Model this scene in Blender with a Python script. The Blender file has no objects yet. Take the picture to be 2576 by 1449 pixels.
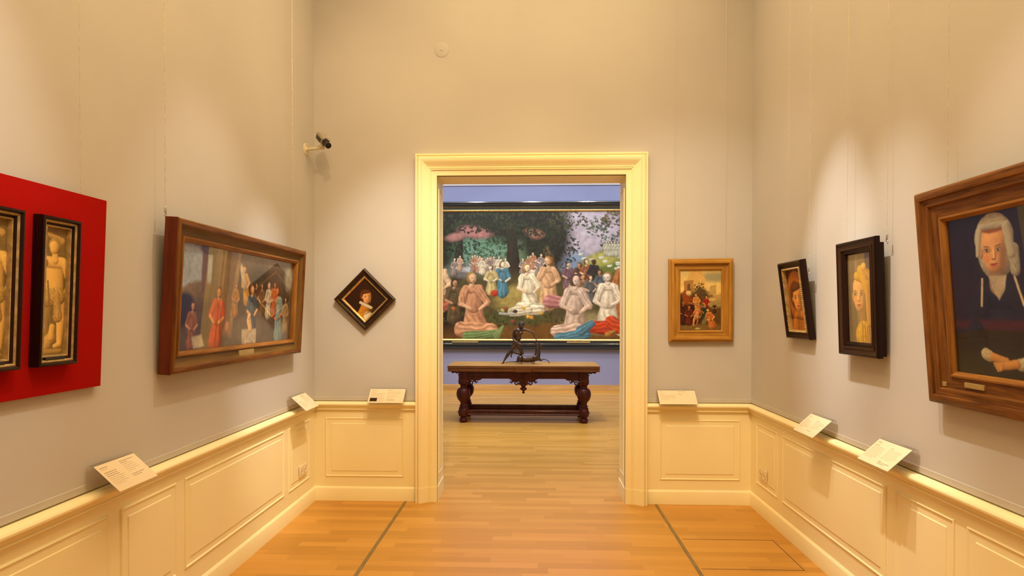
import bpy, bmesh, math, random
import numpy as np
from mathutils import Vector, Matrix, Euler
PI = math.pi
SC = bpy.context.scene
COL = SC.collection
rng = random.Random(7)

# ---------------------------------------------------------------- materials
def srgb(r, g, b):
    f = lambda c: (c/255)/12.92 if c/255 <= .04045 else (((c/255)+.055)/1.055)**2.4
    return (f(r), f(g), f(b), 1)

class NT:
    def __init__(s, name):
        s.m = bpy.data.materials.new(name); s.m.use_nodes = True
        s.t = s.m.node_tree; s.t.nodes.clear()
        s.out = s.t.nodes.new('ShaderNodeOutputMaterial')
        s.b = s.n('ShaderNodeBsdfPrincipled'); s.l(s.b.outputs[0], s.out.inputs[0])
    def n(s, k, **kw):
        x = s.t.nodes.new(k)
        for a, v in kw.items(): setattr(x, a, v)
        return x
    def l(s, a, b): s.t.links.new(a, b)
    def math(s, op, a, b=None):
        x = s.n('ShaderNodeMath', operation=op)
        for i, v in enumerate((a, b)):
            if v is None: continue
            if isinstance(v, (int, float)): x.inputs[i].default_value = v
            else: s.l(v, x.inputs[i])
        return x.outputs[0]
    def coords(s, scale=(1, 1, 1), kind='Object'):
        tc = s.n('ShaderNodeTexCoord'); mp = s.n('ShaderNodeMapping')
        mp.inputs['Scale'].default_value = scale
        s.l(tc.outputs[kind], mp.inputs[0]); return mp.outputs[0]
    def noise(s, vec, scale, detail=3, rough=.5):
        x = s.n('ShaderNodeTexNoise'); s.l(vec, x.inputs['Vector'])
        x.inputs['Scale'].default_value = scale; x.inputs['Detail'].default_value = detail
        x.inputs['Roughness'].default_value = rough; return x.outputs['Fac']
    def ramp(s, fac, stops):
        x = s.n('ShaderNodeValToRGB'); s.l(fac, x.inputs[0]); e = x.color_ramp.elements
        while len(e) < len(stops): e.new(.5)
        for i, (p, c) in enumerate(stops): e[i].position = p; e[i].color = c
        return x.outputs[0]
    def bump(s, h, strength, dist=.001):
        x = s.n('ShaderNodeBump'); x.inputs['Strength'].default_value = strength
        x.inputs['Distance'].default_value = dist; s.l(h, x.inputs['Height'])
        s.l(x.outputs[0], s.b.inputs['Normal'])
    def set(s, **kw):
        for k, v in kw.items(): s.b.inputs[k.replace('_', ' ')].default_value = v
        return s

def simple(name, c, rough=.5, metal=0, var=.06, scale=8, bump=0, coat=0):
    t = NT(name); v = t.coords()
    f = t.noise(v, scale)
    lo = tuple(x*(1-var) for x in c[:3])+(1,); hi = tuple(min(1, x*(1+var)) for x in c[:3])+(1,)
    t.l(t.ramp(f, [(.3, lo), (.7, hi)]), t.b.inputs['Base Color'])
    t.set(Roughness=rough, Metallic=metal)
    if coat: t.set(Coat_Weight=coat, Coat_Roughness=.15)
    if bump: t.bump(t.noise(v, scale*12), bump)
    return t.m

def wood(name, dark, light, axis='X', rough=.45, grain=40, coat=0, metal=0):
    t = NT(name)
    sc = {'X': (.08, 1, 1), 'Y': (1, .08, 1), 'Z': (1, 1, .08)}[axis]
    v = t.coords(sc)
    n1 = t.noise(v, grain, 6, .65); n2 = t.noise(t.coords(), 3, 2)
    f = t.math('ADD', t.math('MULTIPLY', n1, .85), t.math('MULTIPLY', n2, .15))
    t.l(t.ramp(f, [(.32, dark), (.5, tuple((a+b)/2 for a, b in zip(dark, light))), (.68, light)]), t.b.inputs['Base Color'])
    t.set(Roughness=rough, Metallic=metal); t.b.inputs['Specular IOR Level'].default_value = .22
    if coat: t.set(Coat_Weight=coat, Coat_Roughness=.12)
    t.bump(n1, .25, .0015)
    return t.m

M = {}
def fabric_wall(name, c):
    t = NT(name); v = t.coords()
    f = t.noise(v, 1.6, 4); w = t.noise(v, 520, 2)
    lo = tuple(x*.96 for x in c[:3])+(1,); hi = tuple(x*1.03 for x in c[:3])+(1,)
    t.l(t.ramp(f, [(.3, lo), (.7, hi)]), t.b.inputs['Base Color'])
    t.set(Roughness=.85); t.b.inputs['Specular IOR Level'].default_value = .25
    t.bump(w, .14, .001); return t.m
M['fabric'] = fabric_wall('wall_fabric', (.515, .50, .49, 1))
M['lilac'] = fabric_wall('lilac_wall', (.27, .272, .43, 1))
M['cream'] = simple('cream_paint', (.91, .815, .50, 1), .38, var=.02, scale=3, bump=.05)
M['strip'] = simple('grey_trim', (.50, .47, .43, 1), .55, var=.03)
M['ceil'] = simple('ceiling_paint', (.8, .78, .74, 1), .8, var=.02, scale=2)
M['white'] = simple('white_paint', (.78, .79, .85, 1), .5, var=.02)
M['darkgap'] = simple('dark_gap', (.05, .04, .03, 1), .9)

def floor_mat():
    t = NT('oak_parquet'); tc = t.n('ShaderNodeTexCoord'); sp = t.n('ShaderNodeSeparateXYZ')
    t.l(tc.outputs['Object'], sp.inputs[0]); x, y = sp.outputs[0], sp.outputs[1]
    rowf = t.math('DIVIDE', y, .070); row = t.math('FLOOR', rowf)
    wn = t.n('ShaderNodeTexWhiteNoise', noise_dimensions='1D'); t.l(row, wn.inputs['W'])
    xs = t.math('ADD', t.math('DIVIDE', x, .62), t.math('MULTIPLY', wn.outputs['Value'], 7.3))
    colm = t.math('FLOOR', xs)
    cmb = t.n('ShaderNodeCombineXYZ'); t.l(row, cmb.inputs[0]); t.l(colm, cmb.inputs[1])
    wn2 = t.n('ShaderNodeTexWhiteNoise', noise_dimensions='2D'); t.l(cmb.outputs[0], wn2.inputs['Vector'])
    cmb2 = t.n('ShaderNodeCombineXYZ')
    t.l(t.math('ADD', t.math('MULTIPLY', x, .9), t.math('MULTIPLY', wn2.outputs['Value'], 40)), cmb2.inputs[0])
    t.l(t.math('MULTIPLY', y, 14), cmb2.inputs[1])
    g = t.noise(cmb2.outputs[0], 3.2, 6, .6)
    f = t.math('ADD', t.math('MULTIPLY', wn2.outputs['Value'], .55), t.math('MULTIPLY', g, .45))
    col = t.ramp(f, [(.0, (.42, .20, .026, 1)), (.5, (.54, .265, .044, 1)), (1, (.64, .33, .07, 1))])
    fy = t.math('FRACT', rowf); fx = t.math('FRACT', xs)
    gap = t.math('MAXIMUM', t.math('LESS_THAN', fy, .012), t.math('LESS_THAN', fx, .0015))
    mx = t.n('ShaderNodeMix', data_type='RGBA'); t.l(t.math('MULTIPLY', gap, .45), mx.inputs[0])
    t.l(col, mx.inputs[6]); mx.inputs[7].default_value = (.12, .07, .03, 1)
    t.l(mx.outputs[2], t.b.inputs['Base Color'])
    t.set(Roughness=.36); t.b.inputs['Specular IOR Level'].default_value = .45
    t.bump(g, .08, .0006)
    return t.m
M['floor'] = floor_mat()
M['oak_orange'] = [wood('golden_oak', (.26, .115, .014, 1), (.52, .27, .050, 1), a, .42) for a in 'XZ']
M['oak_brown'] = [wood('brown_oak', (.050, .015, .0030, 1), (.235, .090, .016, 1), a, .42, 60) for a in 'XZ']
M['oak_mid'] = [wood('tan_oak', (.13, .046, .008, 1), (.34, .15, .030, 1), a, .4, 50) for a in 'XZ']
M['oak_olive'] = [wood('olive_oak_cove', (.075, .038, .008, 1), (.165, .090, .020, 1), a, .5, 40) for a in 'XZ']
M['red_wood'] = wood('reddish_wood', (.060, .010, .0035, 1), (.17, .034, .010, 1), 'Z', .5, 24)
M['mahog'] = wood('dark_mahogany', (.030, .0035, .0020, 1), (.085, .011, .005, 1), 'Z', .38, 20, coat=.08)
M['table_top'] = wood('worn_walnut_top', (.28, .12, .028, 1), (.56, .29, .085, 1), 'X', .45, 26)
M['table_edge'] = wood('walnut_edge', (.10, .032, .010, 1), (.22, .080, .026, 1), 'X', .4, 26, coat=.06)
M['black_wood'] = [wood('black_brown_wood', (.006, .0015, .0008, 1), (.020, .0055, .0028, 1), a, .36, 20) for a in 'XZ']
M['ebony'] = simple('ebonised_moulding', (.010, .009, .012, 1), .16, coat=.6)
M['dkbrown'] = [wood('dark_brown_moulding', (.018, .0065, .0020, 1), (.055, .024, .007, 1), a, .40, 24) for a in 'XZ']
M['gilt'] = simple('old_gilt', (.60, .38, .13, 1), .36, metal=.75, var=.25, scale=30, bump=.2)
M['gilt_dull'] = simple('dull_gilt', (.42, .29, .12, 1), .42, metal=.4, var=.3, scale=40, bump=.2)
M['brass'] = simple('brass_plate', (.46, .34, .15, 1), .42, metal=.5, var=.1, scale=20)
M['bronze'] = simple('dark_bronze', (.10, .062, .048, 1), .24, metal=.75, var=.3, scale=12, bump=.1)
M['steel'] = simple('steel', (.5, .48, .44, 1), .3, metal=.9, var=.05)
M['wire'] = simple('steel_wire', (.62, .55, .42, 1), .4, metal=.3, var=.25, scale=60)
M['card'] = simple('cream_card', (.76, .64, .46, 1), .55, var=.01)
M['ink'] = simple('printed_text', (.16, .11, .06, 1), .7)
M['ink_grey'] = simple('printed_text_light', (.34, .26, .17, 1), .7)
M['plastic'] = simple('cream_plastic', (.80, .68, .46, 1), .35, var=.02)
M['camblack'] = simple('black_plastic', (.018, .014, .013, 1), .3, var=.05)
M['camsilver'] = simple('champagne_metal', (.48, .43, .34, 1), .3, metal=.5, var=.05)
M['lens'] = simple('lens_glass', (.01, .012, .02, 1), .05)
M['arm'] = simple('ivory_bracket_paint', (.66, .61, .45, 1), .4, var=.03)
M['red'] = fabric_wall('red_velvet', (.34, .006, .004, 1)); M['red'].node_tree.nodes['Principled BSDF'].inputs['Specular IOR Level'].default_value = .04
M['rod'] = simple('olive_brass_strip', (.26, .19, .07, 1), .35, metal=.5, var=.15, scale=10)
M['oak_base'] = wood('oak_baseboard', (.42, .22, .07, 1), (.66, .39, .15, 1), 'X', .4, 16)

def canvas_mat():
    t = NT('painted_canvas'); a = t.n('ShaderNodeAttribute', attribute_name='paint')
    t.l(a.outputs['Color'], t.b.inputs['Base Color']); t.set(Roughness=.42)
    t.b.inputs['Specular IOR Level'].default_value = .3
    t.bump(t.noise(t.coords(), 300, 2), .12, .0008); return t.m
M['canvas'] = canvas_mat()
def glass_mat(name, rough=.0, tint=1.0):
    t = NT(name); t.t.nodes.remove(t.b)
    tr = t.n('ShaderNodeBsdfTransparent'); gl = t.n('ShaderNodeBsdfGlossy'); mx = t.n('ShaderNodeMixShader')
    tr.inputs[0].default_value = (tint, tint, tint, 1)
    gl.inputs['Roughness'].default_value = rough; g = t.n('ShaderNodeNewGeometry'); dt = t.n('ShaderNodeVectorMath', operation='DOT_PRODUCT')
    t.l(g.outputs['Incoming'], dt.inputs[0]); t.l(g.outputs['Normal'], dt.inputs[1])
    c = t.math('SUBTRACT', 1, t.math('ABSOLUTE', dt.outputs['Value']))     # Schlick reflectance, same from both sides
    n = t.noise(t.coords(), 6, 1)
    t.l(t.math('ADD', t.math('ADD', t.math('MULTIPLY', t.math('POWER', c, 5), .9), .035), t.math('MULTIPLY', n, .004)), mx.inputs[0])
    t.l(tr.outputs[0], mx.inputs[1]); t.l(gl.outputs[0], mx.inputs[2]); t.l(mx.outputs[0], t.out.inputs[0])
    return t.m
M['glass'] = glass_mat('picture_glass')
M['acrylic'] = glass_mat('clear_acrylic', .03, .97)

# ---------------------------------------------------------------- mesh helpers
class MB:
    def __init__(s): s.v = []; s.f = []; s.mi = []; s.cur = 0
    def add(s, vs, fs):
        o = len(s.v); s.v += [tuple(p) for p in vs]
        for f in fs: s.f.append(tuple(i+o for i in f)); s.mi.append(s.cur)
        return s
    def box(s, x0, x1, y0, y1, z0, z1, bev=0):
        if bev <= 0:
            vs = [(x, y, z) for x in (x0, x1) for y in (y0, y1) for z in (z0, z1)]
            return s.add(vs, [(0, 1, 3, 2), (4, 6, 7, 5), (0, 4, 5, 1), (2, 3, 7, 6), (0, 2, 6, 4), (1, 5, 7, 3)])
        bm = bmesh.new(); bmesh.ops.create_cube(bm, size=1)
        for v in bm.verts: v.co = Vector(((x0+x1)/2+v.co.x*(x1-x0), (y0+y1)/2+v.co.y*(y1-y0), (z0+z1)/2+v.co.z*(z1-z0)))
        bmesh.ops.bevel(bm, geom=bm.edges[:], offset=bev, segments=3, affect='EDGES', profile=.6)
        return s.bm(bm)
    def bm(s, bm, mat=None):
        bm.verts.index_update()
        vs = [(mat @ v.co if mat else v.co) for v in bm.verts]; fs = [[v.index for v in f.verts] for f in bm.faces]
        s.add(vs, fs); bm.free(); return s
    def tube(s, path, r, n=10, caps=True):
        path = [Vector(p) for p in path]; rs = r if isinstance(r, (list, tuple)) else [r]*len(path)
        rings = []; up = None
        for i, p in enumerate(path):
            d = (path[min(i+1, len(path)-1)]-path[max(i-1, 0)]).normalized()
            if up is None: up = d.orthogonal().normalized()
            up = (up-d*up.dot(d)).normalized(); sd = d.cross(up)
            rings.append([p+(up*math.cos(a)+sd*math.sin(a))*rs[i] for a in [2*PI*k/n for k in range(n)]])
        vs = [q for rg in rings for q in rg]; fs = []
        for i in range(len(rings)-1):
            for k in range(n): fs.append((i*n+k, i*n+(k+1) % n, (i+1)*n+(k+1) % n, (i+1)*n+k))
        if caps: fs += [tuple(range(n))[::-1], tuple((len(rings)-1)*n+k for k in range(n))]
        return s.add(vs, fs)
    def lathe(s, prof, c=(0, 0, 0), n=32, M3=None):   # prof [(r, z)]
        vs = []; fs = []
        for r, z in prof:
            for k in range(n):
                a = 2*PI*k/n; p = Vector((r*math.cos(a), r*math.sin(a), z))
                if M3: p = M3 @ p
                vs.append(p+Vector(c))
        for i in range(len(prof)-1):
            for k in range(n): fs.append((i*n+k, i*n+(k+1) % n, (i+1)*n+(k+1) % n, (i+1)*n+k))
        fs += [tuple(range(n))[::-1], tuple((len(prof)-1)*n+k for k in range(n))]
        return s.add(vs, fs)
    def prism(s, poly, fn):                            # poly 2D, fn(u,v,0|1)->3D
        n = len(poly); vs = [fn(u, v, 0) for u, v in poly]+[fn(u, v, 1) for u, v in poly]
        fs = [tuple(range(n))[::-1], tuple(n+i for i in range(n))]
        fs += [(i, (i+1) % n, n+(i+1) % n, n+i) for i in range(n)]
        return s.add(vs, fs)
    def ring(s, W, H, prof, fill=False, fn=None):      # mitred frame; prof [(inset, depth)]
        fn = fn or (lambda x, z, d: (x, -d, z)); vs = []
        for t, d in prof:
            a, b = W/2-t, H/2-t
            vs += [fn(-a, -b, d), fn(a, -b, d), fn(a, b, d), fn(-a, b, d)]
        fs = []
        for i in range(len(prof)-1):
            for k in range(4): fs.append((i*4+k, i*4+(k+1) % 4, i*4+4+(k+1) % 4, i*4+4+k))
        if fill: fs.append(tuple((len(prof)-1)*4+k for k in range(4)))
        s.add(vs, fs); n = len(fs)
        if not fill: s.mi[-n:] = [k % 2 for k in range(n)]             # stiles take the upright grain
        return s
    def build(s, name, mat, parent=None, smooth=35, fix=True):
        me = bpy.data.meshes.new(name); me.from_pydata([tuple(p) for p in s.v], [], s.f)
        mats = mat if isinstance(mat, list) else [mat]
        for m in mats: me.materials.append(m)
        if len(mats) > 1: me.polygons.foreach_set('material_index', s.mi)
        if fix:
            bm = bmesh.new(); bm.from_mesh(me); bmesh.ops.recalc_face_normals(bm, faces=bm.faces[:]); bm.to_mesh(me); bm.free()
        if smooth:
            me.polygons.foreach_set('use_smooth', [True]*len(me.polygons)); me.set_sharp_from_angle(angle=math.radians(smooth))
        me.update(); o = bpy.data.objects.new(name, me); COL.objects.link(o)
        if parent: o.parent = parent
        return o

def tag(o, label=None, cat=None, group=None, kind=None):
    if label: o['label'] = label
    if cat: o['category'] = cat
    if group: o['group'] = group
    if kind: o['kind'] = kind
    return o
def thing(name, label, cat, loc=(0, 0, 0), rot=(0, 0, 0), group=None):
    o = bpy.data.objects.new(name, None); COL.objects.link(o); o.empty_display_size = .05
    o.location = loc; o.rotation_euler = rot; return tag(o, label, cat, group)
def struct(name, mb, m, parent=None, smooth=35):
    o = mb.build(name, m, parent, smooth)
    if not parent: o['kind'] = 'structure'
    return o

# ---------------------------------------------------------------- dimensions (metres; x right, y into the picture, z up)
XL, XR, YB, YN, YF = -1.745, 1.704, 4.722, -3.0, 11.535     # wall faces
HC, HF = 4.7, 5.4                                            # ceilings
BK = .020                                                    # fabric panel stands this far off the masonry
DX0, DX1, DZ = -.925, .893, 2.746                            # outer edge of the door casing
CW = .168
IX0, IX1, IZ = DX0+CW, DX1-CW, DZ-CW

# floor, ceilings
struct('floor', MB().box(-5.2, 5.2, YN-.3, YF+.3, -.1, 0), M['floor'])
struct('ceiling', MB().box(XL-.2, XR+.2, YN-.2, YB+.02, HC, HC+.1), M['ceil'])
struct('ceiling_far', MB().box(-5.2, 5.2, 4.75, YF+.3, HF, HF+.1), M['ceil'])
# walls: masonry slab below and behind, stretched fabric above the rail
def wall(name, boxes_f, boxes_m):
    mb = MB()
    for b in boxes_f: mb.box(*b)
    mb.cur = 1
    for b in boxes_m: mb.box(*b)
    return struct(name, mb, [M['fabric'], M['cream']], smooth=0)
GZ = .798
wall('wall_left', [(XL-BK, XL, YN, YB, GZ, HC)], [(XL-.2, XL-BK, YN-.2, YB+BK, 0, HC)])
wall('wall_right', [(XR, XR+BK, YN, YB, GZ, HC)], [(XR+BK, XR+.2, YN-.2, YB+BK, 0, HC)])
wall('wall_front', [(XL-BK, XR+BK, YN, YN+BK, GZ, HC)], [(XL-.2, XR+.2, YN-.2, YN, 0, HC)])
mb = MB()
mb.box(XL-BK, DX0+.02, YB, YB+BK, GZ, HC).box(DX1-.02, XR+BK, YB, YB+BK, GZ, HC).box(DX0+.02, DX1-.02, YB, YB+BK, DZ-.02, HC)
mb.cur = 1
mb.box(-5.2, IX0-.03, YB+BK, 5.0, 0, HF).box(IX1+.03, 5.2, YB+BK, 5.0, 0, HF).box(IX0-.03, IX1+.03, YB+BK, 5.0, IZ+.03, HF)
struct('wall_back', mb, [M['fabric'], M['cream']], smooth=0)
struct('wall_far', MB().box(-5.2, 5.2, YF, YF+.3, 0, HF), M['lilac'])
struct('wall_far_left', MB().box(-5.2, -5.0, 5.0, YF, 0, HF), M['lilac'])
struct('wall_far_right', MB().box(5.0, 5.2, 5.0, YF, 0, HF), M['lilac'])

# dado panelling (a trim per wall) with raised panels
PZ0, PZ1 = .212, .668
PPROF = [(0, 0), (.0015, .006), (.006, .008), (.010, .005), (.013, .0018), (.045, .0015), (.048, .006), (.050, .006)]
def panel(mb, a, b, fn, z0=PZ0, z1=PZ1):
    c, h = (a+b)/2, (z0+z1)/2
    mb.ring(b-a, z1-z0, PPROF, True, lambda x, z, d: fn(c+x, h+z, d))
side_panels = [(4.203, 4.590), (2.926, 4.118), (2.460, 2.854), (1.19, 2.390), (.72, 1.11), (-.55, .64), (-1.02, -.63), (-2.3, -1.1)]
DT = .003
for nm, n, xw, sg in (('trim_1', 0, XL, 1), ('trim_2', 1, XR, -1)):
    mb = MB().box(*sorted((xw-sg*BK, xw+sg*DT)), YN, YB+BK, 0, .79)
    for a, b in side_panels: panel(mb, a, b, lambda p, z, d: (xw+sg*(DT+d), p, z))
    struct(nm, mb, M['cream'], smooth=20)
for nm, xa, xb, pa, pb in (('trim_3', XL-BK, DX0+.005, -1.654, -1.025), ('trim_4', DX1-.005, XR+BK, .997, 1.616)):
    mb = MB().box(xa, xb, YB-DT, YB+BK, 0, .79)
    panel(mb, pa, pb, lambda p, z, d: (p, YB-DT-d, z), .190, .661)
    struct(nm, mb, M['cream'], smooth=20)
struct('trim_5', MB().box(XL-BK, XR+BK, YN, YN+BK+DT, 0, .79), M['cream'], smooth=0)

# chair rail, baseboard, metal strip: a profile swept along each wall
RAIL = [(.7985, 0), (.7985, -.0135), (.791, -.0135), (.79, .028), (.787, .036), (.781, .042), (.774, .045), (.766, .044), (.760, .038), (.757, .029), (.751, .024), (.742, .021), (.736, .018), (.734, .022), (.728, .022), (.724, .016), (.724, 0)]
BASE = [(0, 0), (0, .014), (.097, .014), (.099, .013), (.103, .010), (.110, .004), (.112, 0)]
STRIP = [(GZ, 0), (GZ, .004), (.825, .004), (.827, .002), (.827, 0)]
def sweep(mb, prof, fn, a, b):
    n = len(prof); vs = [fn(a, z, d) for z, d in prof]+[fn(b, z, d) for z, d in prof]
    fs = [tuple(range(n)), tuple(range(n, 2*n))[::-1]]+[(i, (i+1) % n, n+(i+1) % n, n+i) for i in range(n)]
    return mb.add(vs, fs)
fL = lambda off: (lambda p, z, d: (XL+off+d, p, z)); fR = lambda off: (lambda p, z, d: (XR-off-d, p, z)); fB = lambda off: (lambda p, z, d: (p, YB-off-d, z))
for k, (nm, prof, off, z) in enumerate((('baseboard', BASE, DT-.0005, 0), ('trim', RAIL, -.0195, 0), ('strip', STRIP, -.0005, 0))):
    if nm == 'trim': prof = [(z, d if d == 0 else d+.0215) for z, d in prof]; prof[0] = (.7985, 0)
    mt = M['strip'] if nm == 'strip' else M['cream']
    names = {'baseboard': ['baseboard_left', 'baseboard_right', 'baseboard_back', 'baseboard_back_right'],
             'trim': ['trim_6', 'trim_7', 'trim_8', 'trim_9'], 'strip': ['trim_10', 'trim_11', 'trim_12', 'trim_13']}[nm]
    e = 0 if nm != 'baseboard' else .0
    struct(names[0], sweep(MB(), prof, fL(off), YN, YB-.0), mt, smooth=30)
    struct(names[1], sweep(MB(), prof, fR(off), YN, YB-.0), mt, smooth=30)
    xa = DX0+(.012 if nm == 'trim' else .002 if nm == 'baseboard' else -.002); xb = DX1-(.012 if nm == 'trim' else .002 if nm == 'baseboard' else -.002)
    mbb = sweep(MB(), prof, fB(off), XL, xa); mbr = sweep(MB(), prof, fB(off), xb, XR)
    if nm == 'strip':
        for x in (-1.66, -1.30, -1.02, -.95): mbb.lathe([(.0035, 0), (.0025, .002)], (x, YB-.0035, .812), 10, Matrix.Rotation(PI/2, 3, 'X'))
        for x in (.93, 1.28, 1.62): mbr.lathe([(.0035, 0), (.0025, .002)], (x, YB-.0035, .812), 10, Matrix.Rotation(PI/2, 3, 'X'))
    struct(names[2], mbb, mt, smooth=30); struct(names[3], mbr, mt, smooth=30)

# doorway: casing with plinths, panelled lining
CPROF = [(0, 0), (0, .046), (.003, .050), (.013, .050), (.016, .046), (.018, .041), (.022, .041), (.024, .056), (.030, .061), (.040, .062), (.052, .058), (.066, .050), (.080, .040), (.092, .032), (.100, .028), (.103, .029), (.105, .033), (.110, .033), (.112, .027), (.116, .027), (.118, .031), (.123, .031), (.125, .022), (.128, .020), (.164, .020), (CW, .017), (CW, -.01)]
def casing(prof, z0, z1, grow=0):
    mb = MB(); n = len(prof); vs = []
    for t, d in prof:
        d2 = d+grow if d > 0 else d
        vs += [(DX0+t, YB-d2, z0), (DX0+t, YB-d2, z1-t if z1 > 2 else z1)]
        vs += [(DX1-t, YB-d2, z1-t if z1 > 2 else z1), (DX1-t, YB-d2, z0)]
    fs = []
    for i in range(n-1):
        for k in ((0, 1, 2) if z1 > 2 else (0, 2)): fs.append((i*4+k, i*4+k+1, i*4+4+k+1, i*4+4+k))
    if z1 < 2:
        fs += [tuple(i*4+1 for i in range(n)), tuple(i*4+2 for i in range(n))]
    return mb.add(vs, fs)
d1 = bpy.data.objects.new('door_1', None); COL.objects.link(d1); d1['kind'] = 'structure'; d1.location = (0, 0, 0)
casing(CPROF, 0, DZ).build('casing', M['cream'], d1, smooth=28)
casing(CPROF, 0, .118, .004).build('plinth', M['cream'], d1, smooth=28)
mb = MB()
mb.box(IX0-.031, IX0, YB-.012, 5.022, 0, IZ+.031).box(IX1, IX1+.031, YB-.012, 5.022, 0, IZ+.031).box(IX0, IX1, YB-.012, 5.022, IZ, IZ+.031)
mb.box(IX0-.001, IX0+.006, YB-.008, 5.024, 0, .118).box(IX1-.006, IX1+.001, YB-.008, 5.024, 0, .118)
for xw, sg in ((IX0, 1), (IX1, -1)):
    mb.ring(.190, 2.29, [(0, 0), (.002, .006), (.009, .006), (.012, 0)], False, lambda x, z, d: (xw+sg*d, 4.872+x, 1.345+z))
    mb.ring(.160, 2.26, [(0, 0), (.004, .004)], True, lambda x, z, d: (xw+sg*d, 4.872+x, 1.345+z))
mb.build('lining', M['cream'], d1, smooth=28)
mb = MB().box(IX0-.17, IX0-.005, 5.0, 5.04, 0, IZ+.17).box(IX1+.005, IX1+.17, 5.0, 5.04, 0, IZ+.17).box(IX0-.005, IX1+.005, 5.0, 5.04, IZ+.005, IZ+.17)
mb.build('rear_casing', M['cream'], d1, smooth=0)

# far gallery trim
struct('baseboard_far', MB().box(-5, 5, YF-.02, YF, 0, .112, .003), M['oak_base'])
struct('trim_14', sweep(MB(), [(3.945, 0), (3.945, .02), (3.955, .028), (3.97, .03), (3.985, .045), (4.0, .06), (4.03, .065), (4.04, 0)], lambda p, z, d: (p, YF-d, z), -5, 5), M['white'])
struct('baseboard_far_left', MB().box(-5, -4.98, 5.0, YF-.02, 0, .112), M['oak_base'])
struct('baseboard_far_right', MB().box(4.98, 5, 5.0, YF-.02, 0, .112), M['oak_base'])

# strips let into the floor, hatch
def strip(name, label, x, y0, y1, y_axis=True, w=.011, h=.007):
    prof = [(-w, 0), (-w*.85, h*.6), (-w*.4, h), (w*.4, h), (w*.85, h*.6), (w, 0)]; mb = MB()
    n = len(prof)
    vs = [((x+a, y0, z) if y_axis else (y0, x+a, z)) for a, z in prof]+[((x+a, y1, z) if y_axis else (y1, x+a, z)) for a, z in prof]
    mb.add(vs, [tuple(range(n)), tuple(range(n, 2*n))]+[(i, (i+1) % n, n+(i+1) % n, n+i) for i in range(n)])
    return tag(mb.build(name, M['rod']), label, 'floor strip', 'brass strips along the near floor' if y_axis else None)
strip('floor_strip', 'slim olive brass strip on the floor, left of the doorway', -1.008, -2.6, 4.69)
strip('floor_strip', 'slim olive brass strip on the floor, right of the doorway', .965, -2.6, 4.69)
strip('floor_strip', 'fine metal strip across the floor in front of the far wall', 10.78, -4.9, 4.9, False, .012, .003)
mb = MB()
for a in ((.99, 1.585, 3.985, 3.989), (.99, 1.585, 3.525, 3.529), (1.581, 1.585, 3.529, 3.985)): mb.box(a[0], a[1], a[2], a[3], -.002, .0008)
tag(mb.build('floor_hatch', M['darkgap'], smooth=0), 'thin dark outline of a hatch cut in the floor by the right wall', 'floor hatch')
tag(MB().lathe([(.058, 0), (.058, .002), (.050, .0045), (.012, .005), (.010, .008), (.004, .009)], (-.722, YB, 3.575), 36, Matrix.Rotation(PI/2, 3, 'X')).build('cover_disc', M['fabric']), 'round wall-coloured cover disc high on the back wall above the doorway', 'cover')

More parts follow.
